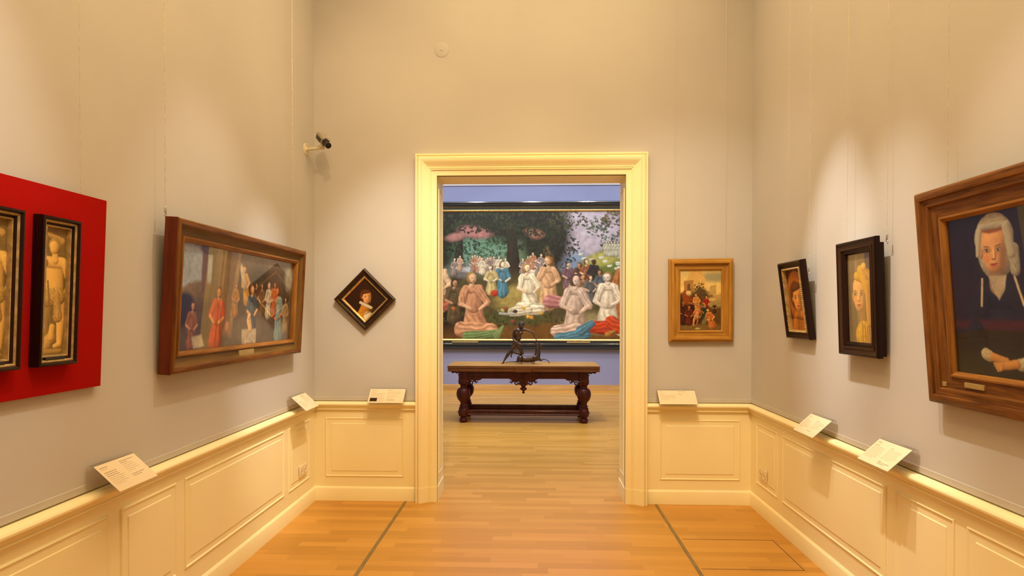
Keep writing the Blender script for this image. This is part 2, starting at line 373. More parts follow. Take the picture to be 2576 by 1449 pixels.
# ---------------------------------------------------------------- painted canvases (generic stand-ins)
def vnoise(nx, ny, cells, r):
    cx, cy = max(2, cells), max(2, int(cells*ny/nx))
    g = r.random((cy+2, cx+2)); xs = np.linspace(0, cx, nx); ys = np.linspace(0, cy, ny)
    xi = xs.astype(int); yi = ys.astype(int); fx = xs-xi; fy = ys-yi
    fx = fx*fx*(3-2*fx); fy = fy*fy*(3-2*fy)
    a = g[yi][:, xi]; b = g[yi][:, xi+1]; c = g[yi+1][:, xi]; d = g[yi+1][:, xi+1]
    return (a*(1-fx)+b*fx)*(1-fy[:, None])+(c*(1-fx)+d*fx)*fy[:, None]-.5
def lin(c):
    c = np.array(c, float)/255; return np.where(c <= .04045, c/12.92, ((c+.055)/1.055)**2.4)
LGT = np.array([-.46, -.56, .69])
def paint(W, H, res, bg, layers, seed=1, warp=.012, mott=.22):
    nx, ny = max(24, int(W/res)), max(24, int(H/res)); A = W/H; r = np.random.default_rng(seed)
    U, V = np.meshgrid(np.linspace(0, A, nx), np.linspace(0, 1, ny))
    wx = vnoise(nx, ny, 24, r)*warp+vnoise(nx, ny, 70, r)*warp*.6; wy = vnoise(nx, ny, 24, r)*warp+vnoise(nx, ny, 70, r)*warp*.6
    U = U+wx; V = V+wy
    img = np.zeros((ny, nx, 3)); ks = [k for k, _ in bg]
    for ch in range(3): img[..., ch] = np.interp(V, ks, [lin(c)[ch] for _, c in bg])
    fine = vnoise(nx, ny, 60, r)+.6*vnoise(nx, ny, 140, r); med = vnoise(nx, ny, 14, r)+.5*vnoise(nx, ny, 34, r)
    img *= (1+fine*mott+med*mott)[..., None]
    def box(x0, x1, y0, y1):
        m = warp*2+.01
        a = max(0, int((x0-m)/A*nx)); b = min(nx, int((x1+m)/A*nx)+2); c = max(0, int((y0-m)*ny)); d = min(ny, int((y1+m)*ny)+2)
        return slice(c, max(c, d)), slice(a, max(a, b))
    def put(sl, m, col, sh):
        if m.size == 0: return
        f = fine[sl]; m = (m*(1+f*.2)).clip(0, 1)[..., None]
        k = np.clip(sh*(1+f*mott), .04, 1.6)[..., None]; c = lin(col)
        tone = c*k*(1+(1-k)*np.array([.10, -.06, -.16]))            # shadows lean warm
        img[sl] = img[sl]*(1-m)+tone*m
    for L in layers:
        if L[0] == 'e':
            _, cx, cy, rx, ry, ang, col, soft = L
            R_ = max(rx, ry)*1.5; sl = box(cx*A-R_, cx*A+R_, cy-R_, cy+R_)
            dx, dy = U[sl]-cx*A, V[sl]-cy; ca, sa = math.cos(math.radians(ang)), math.sin(math.radians(ang))
            p, q_ = (dx*ca+dy*sa)/rx, (-dx*sa+dy*ca)/ry; d = np.sqrt(p*p+q_*q_)
            m = np.clip((1-d)/max(soft, .02)+.5, 0, 1)
            if soft < .45:
                nxv, nyv = (p*ca-q_*sa), (p*sa+q_*ca); nz = np.sqrt(np.clip(1-d*d, 0, 1))
                sh = .62+.52*np.clip(nxv*LGT[0]+nyv*LGT[1]+nz*LGT[2], -.2, 1)
            else: sh = 1+.1*np.clip(-(dx+dy)/R_, -1, 1)
            put(sl, m, col, sh)
        elif L[0] == 'c':                                # tapering limb, lit like a round form; folds > 0 breaks it up like cloth
            _, x1, y1, r1, x2, y2, r2, col, folds = L
            X1, X2 = x1*A, x2*A; R_ = max(r1, r2)*1.3; sl = box(min(X1, X2)-R_, max(X1, X2)+R_, min(y1, y2)-R_, max(y1, y2)+R_)
            ux, uy = X2-X1, y2-y1; LL = ux*ux+uy*uy+1e-9
            t = np.clip(((U[sl]-X1)*ux+(V[sl]-y1)*uy)/LL, 0, 1); rr_ = r1+(r2-r1)*t
            p, q_ = (U[sl]-X1-ux*t)/rr_, (V[sl]-y1-uy*t)/rr_; d = np.sqrt(p*p+q_*q_)
            m = np.clip((1-d)*rr_/.006+.5, 0, 1); nz = np.sqrt(np.clip(1-d*d, 0, 1))
            sh = .42+.72*np.clip(p*.8*LGT[0]+q_*.8*LGT[1]+(.25+.75*nz)*LGT[2], -.1, 1)
            if folds:
                side = (-p*uy+q_*ux)/math.sqrt(LL); sh = sh*(1+folds*np.sin(side*9+med[sl]*9+t*2))
            put(sl, m, col, sh)
        elif L[0] == 'p':
            _, pts, col, soft = L[:4]; folds = L[4] if len(L) > 4 else 0
            P = [(a*A, b) for a, b in pts]; xs = [a for a, _ in P]; ys = [b for _, b in P]
            sl = box(min(xs)-soft, max(xs)+soft, min(ys)-soft, max(ys)+soft); Us, Vs = U[sl], V[sl]
            inside = np.zeros(Us.shape, bool); dist = np.full(Us.shape, 9.)
            for i in range(len(P)):
                (x1, y1), (x2, y2) = P[i], P[(i+1) % len(P)]
                if y1 != y2:
                    c = ((y1 > Vs) != (y2 > Vs)) & (Us < (x2-x1)*(Vs-y1)/(y2-y1)+x1); inside ^= c
                t = np.clip(((Us-x1)*(x2-x1)+(Vs-y1)*(y2-y1))/((x2-x1)**2+(y2-y1)**2+1e-9), 0, 1)
                dist = np.minimum(dist, np.hypot(Us-x1-t*(x2-x1), Vs-y1-t*(y2-y1)))
            m = np.clip(np.where(inside, dist, -dist)/soft+.5, 0, 1); sh = 1+med[sl]*.2
            if folds: sh = sh*(.85+folds*np.sin((Us*.8+Vs)*60+med[sl]*14))
            put(sl, m, col, sh)
        elif L[0] == 'l':                                # mass of leaf dabs
            _, cx, cy, rx, ry, col, n = L
            q2 = np.random.default_rng(int(cx*1000+cy*77+n))
            for k in range(int(n)):
                a = q2.uniform(0, 2*PI); g = math.sqrt(q2.random()); x = cx*A+rx*g*math.cos(a); y = cy+ry*g*math.sin(a)
                rl = q2.uniform(.008, .020); sl = box(x-rl*1.3, x+rl*1.3, y-rl*1.3, y+rl*1.3)
                if U[sl].size == 0: continue
                an = q2.uniform(0, PI); dx, dy = U[sl]-x, V[sl]-y
                d = np.hypot((dx*math.cos(an)+dy*math.sin(an))/rl, (-dx*math.sin(an)+dy*math.cos(an))/(rl*.5))
                lit = .55+.9*max(0, -.5*(math.cos(a)*g+math.sin(a)*g))+q2.uniform(-.2, .25)
                put(sl, np.clip((1-d)*2.2, 0, .9), col, np.full(U[sl].shape, lit))
    return img.clip(0, 1), nx, ny

def figure(A, x, y, h, pose, skin, cloth, hair=(80, 50, 25), flip=1, rot=0):
    """generic painted figure; x is a fraction of the width, y and h of the height"""
    ca, sa = math.cos(math.radians(rot)), math.sin(math.radians(rot))
    def P(px, py):
        px, py = px*flip, py; return x+(px*ca-py*sa)*h/A, y-(px*sa+py*ca)*h
    out = []
    def C_(x1, y1, r1, x2, y2, r2, col, f=0):
        a, b = P(x1, y1), P(x2, y2); out.append(('c', a[0], a[1], r1*h, b[0], b[1], r2*h, col, f))
    dk = tuple(int(v*.72) for v in skin)
    if pose == 'sit':
        C_(-.13, .64, .055, -.23, .40, .045, dk); C_(-.23, .40, .045, -.14, .20, .035, dk)
        C_(0, .14, .11, .36, .10, .085, dk); C_(.36, .10, .08, .66, .02, .045, dk)
        C_(0, .20, .15, .02, .60, .135, skin); C_(-.11, .63, .075, .14, .63, .075, skin)
        C_(.02, .66, .05, .03, .76, .045, skin); C_(.03, .88, .098, .02, .86, .09, hair); C_(.045, .86, .078, .045, .82, .06, skin)
        C_(0, .20, .125, .36, .28, .09, skin); C_(.36, .28, .08, .50, -.04, .045, skin); C_(.50, -.04, .04, .60, -.06, .03, skin)
        C_(-.08, .12, .15, .26, .17, .11, cloth, .25); C_(-.16, .02, .10, .30, .02, .07, cloth, .25)
        C_(.14, .62, .055, .24, .42, .045, skin); C_(.24, .42, .042, .40, .38, .032, skin)
    elif pose == 'back':
        C_(-.35, .04, .13, .36, .04, .12, skin); C_(-.30, .02, .10, -.62, -.10, .06, skin); C_(.34, .03, .10, .58, .02, .06, dk)
        C_(0, .10, .17, 0, .34, .125, skin); C_(0, .34, .13, 0, .56, .165, skin); C_(-.15, .60, .08, .15, .60, .08, skin)
        C_(0, .66, .05, .01, .74, .045, skin); C_(.02, .85, .105, .03, .84, .095, hair)
        C_(-.17, .60, .065, -.26, .38, .05, skin); C_(.18, .60, .065, .30, .42, .05, skin); C_(.30, .42, .048, .34, .62, .035, skin)
        C_(-.38, -.05, .08, .34, -.07, .08, cloth, .28)
        out.append(('e', *P(0, .36), .012*h, .20*h, 0, dk, .7))
    elif pose == 'stand':
        C_(-.05, .46, .075, -.08, .24, .05, skin); C_(-.08, .24, .05, -.07, .03, .03, skin); C_(-.07, .03, .03, -.02, .01, .02, skin)
        C_(.05, .46, .075, .10, .24, .05, dk); C_(.10, .24, .05, .08, .03, .03, dk)
        C_(0, .50, .095, .01, .70, .105, skin); C_(-.09, .76, .052, .10, .76, .052, skin); C_(0, .78, .035, .01, .84, .032, skin)
        C_(.01, .915, .066, .0, .90, .06, hair); C_(.02, .90, .052, .02, .875, .042, skin)
        C_(-.11, .75, .042, -.17, .58, .034, skin); C_(-.17, .58, .034, -.11, .44, .024, skin); C_(.12, .75, .042, .20, .60, .034, dk); C_(.20, .60, .032, .17, .42, .024, dk)
        C_(-.04, .46, .085, .07, .44, .08, cloth, .3)
    elif pose == 'robe':
        C_(0, .06, .20, .0, .45, .13, cloth, .20); C_(0, .45, .14, .01, .66, .115, cloth, .12); C_(-.10, .70, .07, .11, .70, .07, cloth, .08)
        C_(.11, .68, .07, .22, .46, .06, cloth, .2); C_(.22, .46, .035, .10, .36, .028, skin); C_(-.12, .68, .07, -.20, .48, .06, cloth, .2); C_(-.20, .46, .035, -.06, .38, .028, skin)
        C_(0, .76, .04, .01, .82, .04, skin); C_(.0, .90, .082, -.01, .87, .08, hair); C_(.02, .885, .062, .025, .85, .05, skin)
        if h > .3:
            for k in (0, .042): out.append(('e', *P(.012+k, .875), .011*h, .007*h, 0, tuple(int(v*.35) for v in skin), .5))
            out += [('e', *P(.036, .852), .008*h, .016*h, 0, dk, .7), ('e', *P(.034, .828), .017*h, .006*h, 0, (150, 70, 56), .6), ('e', *P(.065, .86), .014*h, .04*h, 0, dk, .9)]
    elif pose == 'recline':
        C_(0, .30, .12, .30, .12, .125, skin); C_(.30, .12, .12, .62, .22, .085, dk); C_(.62, .22, .08, .88, .02, .045, dk)
        C_(.30, .10, .12, .66, .08, .08, skin); C_(.66, .08, .075, 1.02, -.02, .04, skin); C_(-.04, .40, .07, .12, .44, .065, skin)
        C_(-.02, .48, .045, -.06, .54, .042, skin); C_(-.10, .62, .095, -.08, .60, .09, hair); C_(-.07, .60, .072, -.06, .57, .06, skin)
        C_(-.08, .38, .055, -.20, .16, .045, skin); C_(-.20, .16, .04, -.02, .02, .032, skin); C_(.14, .40, .055, .34, .34, .042, skin)
        C_(.16, .04, .10, .52, .12, .10, cloth, .28); C_(-.15, -.03, .07, .5, -.05, .06, cloth, .28)
    return out
def neck(cx, cy, r, skin): return [('c', cx, cy+.5*r, r*.40, cx, cy+1.5*r, r*.44, tuple(int(v*.72) for v in skin), 0)]
def face(A, cx, cy, r, skin, turn=0, hair=None, beard=None):
    """plain head: face oval, sockets, eyes, nose, mouth; r is half the face height"""
    t = turn*r/A; d = lambda k: tuple(min(255, int(v*k)) for v in skin); X = lambda k: cx+k*r/A
    o = []
    if hair: o += [('e', cx-.10*r/A, cy-.18*r, r*.92, r*1.02, 0, hair, .15)]
    o += [('c', cx, cy-.34*r, r*.70, cx+t*.3, cy+.40*r, r*.50, skin, 0), ('e', X(-.66)+t*.1, cy+.08*r, r*.10, r*.20, 0, d(.85), .3)]
    for s in (-1, 1):
        ex = X(s*.30)+t
        o += [('e', ex, cy-.04*r, r*.20, r*.12, 0, d(.74), .9), ('e', ex, cy-.02*r, r*.115, r*.052, 0, (205, 190, 165), .3), ('e', ex+t*.15, cy-.02*r, r*.052, r*.052, 0, (42, 26, 16), .3),
              ('e', ex, cy-.075*r, r*.13, r*.018, -4*s, d(.40), .5), ('e', ex, cy-.20*r, r*.17, r*.026, -7*s, d(.45), .7)]
    o += [('e', X(.06)+t*1.2, cy+.14*r, r*.055, r*.24, 0, d(1.12), .9), ('e', X(.15)+t*1.2, cy+.16*r, r*.05, r*.20, 6, d(.72), .9), ('e', X(.04)+t*1.2, cy+.34*r, r*.12, r*.035, 0, d(.60), .6),
          ('e', X(.02)+t, cy+.54*r, r*.21, r*.030, 0, (120, 42, 30), .5), ('e', X(.02)+t, cy+.60*r, r*.16, r*.042, 0, (190, 92, 70), .6), ('e', X(.02)+t, cy+.70*r, r*.14, r*.03, 0, d(.78), .8),
          ('e', X(-.34)+t, cy+.28*r, r*.16, r*.16, 0, tuple(int(.7*a+.3*b) for a, b in zip(skin, (214, 100, 70))), .95), ('e', X(.50)+t*.3, cy+.25*r, r*.16, r*.6, 6, d(.66), .95)]
    if hair: o += [('c', X(-.46), cy-.72*r, r*.30, X(.36), cy-.84*r, r*.26, hair, .06), ('c', X(-.62), cy-.55*r, r*.18, X(-.66), cy-.12*r, r*.08, hair, .06)]
    if beard: o += [('e', X(.02)+t, cy+.78*r, r*.38, r*.26, 0, beard, .5)]
    return o

def canvas(name, W, H, depth, parent, res, bg, layers, seed=1, zc=None, rot=0, **kw):
    img, nx, ny = paint(W, H, res, bg, layers, seed, **kw)
    xs = np.linspace(-W/2, W/2, nx); zs = np.linspace(H/2, -H/2, ny)
    X, Z = np.meshgrid(xs, zs)
    if rot: X, Z = X*math.cos(rot)-Z*math.sin(rot), X*math.sin(rot)+Z*math.cos(rot)
    zc = H/2 if zc is None else zc
    co = np.stack([X, np.full_like(X, -depth), Z+zc], -1).reshape(-1, 3)
    idx = np.arange(nx*ny).reshape(ny, nx)
    q = np.stack([idx[:-1, :-1], idx[1:, :-1], idx[1:, 1:], idx[:-1, 1:]], -1).reshape(-1, 4)
    me = bpy.data.meshes.new(name); me.vertices.add(len(co)); me.vertices.foreach_set('co', co.ravel())
    me.loops.add(len(q)*4); me.loops.foreach_set('vertex_index', q.ravel())
    me.polygons.add(len(q)); me.polygons.foreach_set('loop_start', np.arange(len(q))*4)
    me.update(calc_edges=True)
    at = me.color_attributes.new('paint', 'FLOAT_COLOR', 'POINT')
    at.data.foreach_set('color', np.concatenate([img.reshape(-1, 3), np.ones((nx*ny, 1))], 1).ravel())
    me.materials.append(M['canvas']); o = bpy.data.objects.new(name, me); COL.objects.link(o); o.parent = parent
    return o

def ring_z(W, H, prof, zc, rot=0):
    def fn(x, z, d):
        if rot: x, z = x*math.cos(rot)-z*math.sin(rot), x*math.sin(rot)+z*math.cos(rot)
        return (x, -d, z+zc)
    return MB().ring(W, H, prof, False, fn)

# ---------------------------------------------------------------- framed pictures
def pict(name, label, loc, rz, tilt, group=None, cat='painting'):
    return thing(name, label, cat, loc, (math.radians(tilt), 0, rz), group)
LFT, RGT = PI/2, -PI/2

# 1. wide painting on the left wall
T = pict('framed_painting', 'wide painting behind glass in a brown wooden frame, left wall beside the diamond picture', (XL+.012, 3.478, 1.212), LFT, 3.2)
W, H = 1.553, .732
ring_z(W, H, [(0, .0), (0, .050), (.003, .060), (.010, .066), (.018, .067), (.028, .063), (.034, .055)], H/2).build('outer_moulding', M['oak_brown'], T)
ring_z(W, H, [(.034, .055), (.040, .048), (.055, .040), (.070, .037), (.076, .037)], H/2).build('cove', M['oak_olive'], T)
ring_z(W, H, [(.076, .037), (.079, .044), (.086, .045), (.091, .041), (.097, .036), (.100, .034), (.100, .01)], H/2).build('inner_moulding', M['oak_mid'], T)
# reddish end faces of the near and far stiles
for s in (-1, 1):
    MB().box(*sorted((s*(W/2+.0015), s*(W/2-.012))), -.060, 0, .0, H, .003).build('side_stile', M['red_wood'], T)
MB().box(-W/2+.03, W/2-.03, -.012, 0, .03, H-.03).build('backboard', M['dkbrown'], T, smooth=0)
A1 = 1.357/.535; F = lambda *a, **k: figure(A1, *a, **k)
lay = [('p', [(0, 0), (.24, 0), (.24, .35), (.1, .45), (0, .5)], (165, 178, 190), .08), ('e', .12, .47, .30, .12, -10, (128, 106, 64), .3), ('l', .12, .45, .26, .08, (120, 104, 60), 60),
       ('e', .05, .62, .17, .16, 0, (30, 32, 56), .3), ('p', [(.15, .03), (.19, .03), (.19, .46), (.15, .46)], (112, 82, 60), .02), ('p', [(.22, .02), (.25, .02), (.25, .55), (.22, .55)], (98, 70, 52), .02), ('e', .20, .03, .16, .05, 0, (100, 74, 54), .2),
       ('p', [(.26, 0), (.42, 0), (.40, 1), (.30, 1)], (128, 102, 74), .04), ('p', [(.42, .0), (.45, 0), (.385, 1), (.36, 1)], (172, 146, 106), .02),
       ('e', .52, .84, .34, .14, 0, (112, 98, 82), .6), ('e', .95, .22, .12, .14, 0, (165, 162, 142), .7), ('l', .93, .45, .20, .16, (72, 68, 38), 120), ('e', .30, .96, .4, .07, 0, (105, 92, 76), .6), ('e', .62, .3, .3, .2, 0, (60, 50, 40), .8),
       ('l', .68, .18, .35, .10, (96, 80, 56), 90)]
lay += F(.10, .96, .42, 'robe', (215, 160, 112), (150, 96, 56)) + F(.265, .97, .60, 'robe', (226, 158, 108), (206, 62, 26), (120, 40, 22), flip=-1, rot=-6)
lay += F(.415, .66, .34, 'robe', (222, 166, 112), (188, 138, 56), (150, 90, 40)) + F(.515, .52, .40, 'robe', (238, 192, 130), (206, 158, 62), (170, 110, 50), rot=14) + [('e', .475, .26, .05, .15, -25, (206, 190, 160), .4)]
lay += F(.60, .60, .30, 'robe', (200, 150, 108), (92, 60, 44)) + F(.66, .66, .36, 'robe', (196, 146, 104), (116, 84, 50), flip=-1) + F(.73, .68, .40, 'robe', (214, 176, 140), (186, 176, 150), (190, 180, 160)) + F(.575, .88, .56, 'robe', (228, 176, 130), (66, 84, 98), (150, 80, 40), rot=4)
lay += F(.86, .96, .66, 'robe', (214, 140, 92), (128, 158, 158), (120, 60, 30), flip=-1, rot=8) + F(.79, .66, .40, 'robe', (205, 140, 90), (172, 78, 34), (110, 60, 30)) + F(.93, .86, .42, 'robe', (205, 160, 120), (168, 136, 88), flip=-1)
lay += [('p', [(.485, .84), (.615, .83), (.62, .99), (.49, 1)], (206, 192, 166), .02, .12), ('c', .545, .74, .05, .56, .83, .045, (236, 190, 142), 0), ('e', .545, .69, .035, .04, 0, (238, 194, 146), .2), ('e', .36, .80, .05, .06, 0, (206, 138, 90), .3), ('p', [(.10, .88), (.17, .86), (.19, .97), (.12, .99)], (196, 188, 168), .02)]
canvas('canvas', 1.357, .535, .014, T, .0045, [(0, (118, 102, 86)), (.5, (78, 62, 48)), (1, (92, 78, 66))], lay, 3, zc=.100+.2665, warp=.008, mott=.3)
MB().box(-.68, .68, -.0185, -.0165, .098, .636).build('glass_pane', M['glass'], T, smooth=0)
MB().box(-.105, .075, -.0475, -.036, .036, .072, .002).build('name_plate', M['brass'], T)

# 2. oblong portrait, small, hung as a diamond on the back wall
T = pict('framed_painting', 'small square portrait hung as a diamond left of the doorway', (-1.328, YB-.006, 1.3585), 0, 2.0)
S = .347; Zc = .2455; q = PI/4
ring_z(S, S, [(0, 0), (0, .030), (.002, .038), (.008, .041), (.014, .040), (.018, .034), (.024, .028), (.030, .026)], Zc, q).build('outer_moulding', M['dkbrown'], T)
ring_z(S, S, [(.030, .026), (.032, .031), (.038, .031), (.040, .025)], Zc, q).build('black_moulding', M['ebony'], T)
ring_z(S, S, [(.040, .025), (.043, .029), (.048, .027), (.054, .018), (.056, .016), (.056, .006)], Zc, q).build('gilt_slip', M['gilt'], T)
MB().prism([(0, -.235), (.235, 0), (0, .235), (-.235, 0)], lambda u, v, k: (u, -.008*k, Zc+v)).build('backboard', M['dkbrown'], T, smooth=0)
def rot45(L):                                            # written upright, painted on the turned square
    out = []; c, s_ = math.cos(q), math.sin(q)
    R = lambda x, y: (.5+(x-.5)*c-(y-.5)*s_, .5+(x-.5)*s_+(y-.5)*c)
    for l in L:
        if l[0] == 'e': out.append(('e', *R(l[1], l[2]), l[3], l[4], l[5]+45, l[6], l[7]))
        else: out.append(('c', *R(l[1], l[2]), l[3], *R(l[4], l[5]), l[6], l[7], l[8]))
    return out
up = neck(.52, .40, .21, (224, 160, 96)) + [('c', .46, .98, .22, .50, .78, .16, (182, 122, 34), .12), ('e', .60, 1.06, .16, .16, 0, (205, 192, 158), .2), ('e', .60, .93, .19, .014, -28, (110, 84, 40), .6)]
up += face(1, .545, .42, .215, (224, 160, 96), .10, hair=(84, 44, 18))
for k in range(9): up += [('e', .345+.045*k, .600+.022*k, .040, .050, 30, (206, 198, 176), .3), ('e', .352+.045*k, .606+.022*k, .010, .034, 20, (112, 100, 78), .6)]
canvas('canvas', S-.106, S-.106, .010, T, .0020, [(0, (48, 24, 10)), (1, (38, 20, 10))], rot45(up), 5, zc=Zc, rot=q, warp=.004, mott=.12)

# 3. golden-oak framed town scene, back wall right of the door
T = pict('framed_painting', 'upright painting in a wide golden oak frame on the back wall right of the doorway', (1.305, YB-.006, 1.275), 0, 1.4)
T.rotation_euler[1] = math.radians(-.5)
W, H = .494, .645
ring_z(W, H, [(0, 0), (0, .030), (.006, .034), (.012, .034), (.014, .044), (.020, .050), (.030, .051), (.038, .047), (.041, .030), (.043, .024)], H/2).build('outer_moulding', M['oak_orange'], T)
ring_z(W, H, [(.043, .024), (.070, .021), (.074, .021)], H/2).build('flat', M['oak_orange'], T)
ring_z(W, H, [(.074, .021), (.076, .026), (.081, .026), (.083, .022), (.088, .020), (.090, .016), (.090, .006)], H/2).build('inner_moulding', M['oak_orange'], T)
MB().box(-W/2+.02, W/2-.02, -.008, 0, .02, H-.02).build('backboard', M['dkbrown'], T, smooth=0)
A1 = .318/.469
lay = [('e', .85, .12, .25, .08, 0, (150, 145, 110), .8), ('e', .25, .05, .2, .06, 0, (200, 178, 122), .8), ('p', [(.1, .42), (.1, .2), (.2, .12), (.25, 0), (.5, 0), (.62, .14), (.60, .45)], (206, 168, 98), .01), ('p', [(.1, .42), (.1, .18), (.33, .16), (.33, .4)], (160, 120, 65), .01),
       ('p', [(.18, .38), (.18, .25), (.24, .22), (.28, .38)], (100, 70, 36), .01), ('p', [(.6, .5), (.6, .36), (.72, .34), (.74, .26), (.88, .25), (.88, .42), (1, .4), (1, .55)], (176, 146, 86), .01), ('p', [(.63, .46), (.63, .42), (.8, .41), (.8, .45)], (120, 96, 54), .01), ('p', [(.66, .52), (.66, .48), (.86, .47), (.86, .52)], (206, 178, 112), .01),
       ('l', .47, .32, .10, .12, (46, 36, 20), 90), ('p', [(0, .38), (.3, .36), (.6, .5), (1, .62), (1, 1), (0, 1)], (86, 62, 30), .04), ('e', .5, .42, .13, .13, 0, (78, 62, 36), .5), ('l', .5, .45, .14, .08, (90, 74, 40), 40),
       ('e', .86, .56, .2, .06, 0, (150, 132, 78), .6), ('e', .12, .75, .30, .3, 0, (44, 20, 12), .6), ('e', .5, .95, .5, .05, 0, (112, 88, 46), .7), ('c', .16, .40, .07, .20, .50, .09, (136, 66, 26), 0), ('e', .22, .38, .05, .04, 20, (206, 180, 120), .4)]
F = lambda *a, **k: figure(A1, *a, **k)
lay += F(.08, .86, .36, 'robe', (160, 100, 56), (62, 26, 18)) + F(.44, .64, .26, 'robe', (222, 156, 86), (196, 136, 64), rot=10) + F(.64, .66, .24, 'robe', (222, 152, 92), (150, 34, 20)) + F(.62, .80, .24, 'robe', (190, 130, 80), (28, 58, 50), flip=-1)
lay += F(.36, .92, .34, 'stand', (206, 134, 76), (180, 140, 90), rot=-12) + F(.22, .88, .30, 'robe', (180, 110, 66), (92, 34, 18)) + F(.80, .94, .32, 'robe', (228, 168, 94), (188, 112, 50), rot=18) + F(.84, .70, .16, 'robe', (215, 160, 100), (66, 42, 28))
lay += [('c', .22, .54, .012, .62, .62, .010, (160, 110, 60), 0), ('p', [(.52, .88), (.60, .78), (.68, .80), (.60, .92)], (122, 112, 74), .01, .1), ('e', .44, .97, .05, .015, 0, (180, 160, 100), .4)]
canvas('canvas', .318, .469, .009, T, .0025, [(0, (215, 185, 115)), (.35, (225, 195, 120)), (.55, (120, 90, 45)), (1, (75, 52, 25))], lay, 8, zc=H/2, warp=.008)

# 4. tilted small portrait, right wall
T = pict('framed_painting', 'smallest portrait on the right wall, leaning far forward, silver-carved inner edge', (XR-.004, 3.818, 1.340), RGT, 7.4)
W, H = .333, .490
ring_z(W, H, [(0, 0), (0, .026), (.002, .034), (.008, .039), (.015, .038), (.022, .032), (.028, .026), (.040, .024)], H/2).build('outer_moulding', M['black_wood'], T)
ring_z(W, H, [(.040, .024), (.041, .030), (.046, .033), (.051, .030), (.054, .022), (.054, .006)], H/2).build('carved_slip', M['gilt_dull'], T)
mb = MB()
for sx, n, L in ((0, 20, W-.09), (1, 32, H-.09)):
    for k in range(n):
        p = -L/2+L*(k+.5)/n
        for s in (-1, 1):
            c = (p, -.032, H/2+s*(H/2-.0465)) if sx == 0 else (s*(W/2-.0465), -.032, H/2+p)
            mb.lathe([(.0005, -.0028), (.003, -.002), (.0046, .0005), (.003, .003), (.0005, .0036)], c, 6, Matrix.Rotation(PI/2, 3, 'X'))
mb.build('beading', M['gilt_dull'], T)
MB().box(-W/2+.015, W/2-.015, -.008, 0, .015, H-.015).build('backboard', M['dkbrown'], T, smooth=0)
A1 = (W-.1)/(H-.1)
lay = [('c', .5, .32, .29, .47, .60, .26, (168, 100, 28), .06)] + neck(.5, .47, .23, (226, 156, 76)) + [('c', .3, 1.04, .26, .62, .94, .20, (150, 90, 26), .15)]
lay += face(A1, .5, .47, .235, (226, 156, 76), .05, hair=(96, 52, 20))
lay += [('c', .24, .98, .12, .36, .76, .07, (186, 116, 36), .2), ('c', .80, .98, .10, .70, .74, .05, (176, 104, 32), .2), ('e', .69, .73, .05, .06, 0, (196, 118, 46), .3), ('e', .50, .80, .16, .022, 6, (112, 64, 20), .6)]
canvas('canvas', W-.100, H-.100, .009, T, .0022, [(0, (66, 38, 12)), (1, (88, 50, 16))], lay, 11, zc=H/2, warp=.004, mott=.14)

# 5. portrait behind glass in a stepped dark box frame, right wall
T = pict('framed_painting', 'upright head study with yellow headcloth in a dark stepped frame, middle of the right wall', (XR-.016, 3.083, 1.283), RGT, 2.0)
W, H = .363, .586
ring_z(W, H, [(0, .022), (0, .043), (.003, .049), (.010, .050), (.014, .046)], H/2).build('outer_moulding', M['black_wood'], T)
ring_z(W, H, [(.014, .046), (.030, .042), (.034, .042), (.036, .047), (.042, .047), (.044, .041)], H/2).build('flat', M['dkbrown'], T)
ring_z(W, H, [(.044, .041), (.054, .038), (.056, .042), (.061, .041), (.066, .032), (.069, .028), (.069, .012)], H/2).build('inner_moulding', M['black_wood'], T)
MB().box(-W/2+.006, W/2-.006, -.0225, 0, .008, H-.030, .002).build('backing_box', M['black_wood'], T)
A1 = (W-.134)/(H-.134)
lay = [('p', [(0, 0), (.32, 0), (.42, 1), (0, 1)], (100, 84, 58), .1), ('p', [(.30, 0), (.42, 0), (.50, 1), (.40, 1)], (134, 116, 84), .03),
       ('c', .66, .36, .20, .78, .62, .12, (206, 162, 48), .22)] + neck(.60, .50, .19, (226, 174, 104)) + [('c', .78, 1.06, .30, .62, .92, .17, (208, 162, 34), .2)]
lay += face(A1, .50, .46, .215, (226, 174, 104), -.16)
lay += [('c', .36, .25, .050, .80, .29, .075, (212, 168, 54), .10), ('c', .52, .19, .06, .78, .40, .07, (216, 172, 60), .10), ('c', .80, .36, .06, .84, .78, .045, (212, 166, 52), .10), ('e', .66, .15, .05, .04, 0, (226, 188, 84), .3)]
for k in range(4): lay += [('c', .56+.09*k, .78+.02*k, .007, .58+.10*k, 1.0, .006, (140, 100, 22), 0)]
canvas('canvas', W-.134, H-.134, .024, T, .0022, [(0, (120, 103, 72)), (1, (112, 96, 68))], lay, 13, zc=H/2, warp=.004, mott=.10)
MB().box(-(W-.128)/2, (W-.128)/2, -.029, -.027, .064, H-.064).build('glass_pane', M['glass'], T, smooth=0)

# 6. big portrait at the right edge
T = pict('framed_painting', 'large dark portrait in a heavy brown oak frame at the right edge', (XR-.012, 2.125, 1.135), RGT, 4.6)
W, H = .84, .862
ring_z(W, H, [(0, 0), (0, .034), (.004, .044), (.012, .050), (.026, .052), (.036, .048), (.040, .040), (.050, .036), (.058, .038), (.064, .036)], H/2).build('outer_moulding', M['oak_brown'], T)
ring_z(W, H, [(.064, .036), (.070, .027), (.112, .022), (.114, .022)], H/2).build('flat', M['oak_brown'], T)
ring_z(W, H, [(.114, .022), (.116, .029), (.123, .030), (.128, .024), (.134, .020), (.136, .016), (.136, .006)], H/2).build('inner_moulding', M['oak_mid'], T)
MB().box(-W/2+.03, W/2-.03, -.008, 0, .03, H-.03).build('backboard', M['dkbrown'], T, smooth=0)
MB().box(-.225, -.125, -.031, -.021, .082, .102, .0015).build('name_plate', M['brass'], T)
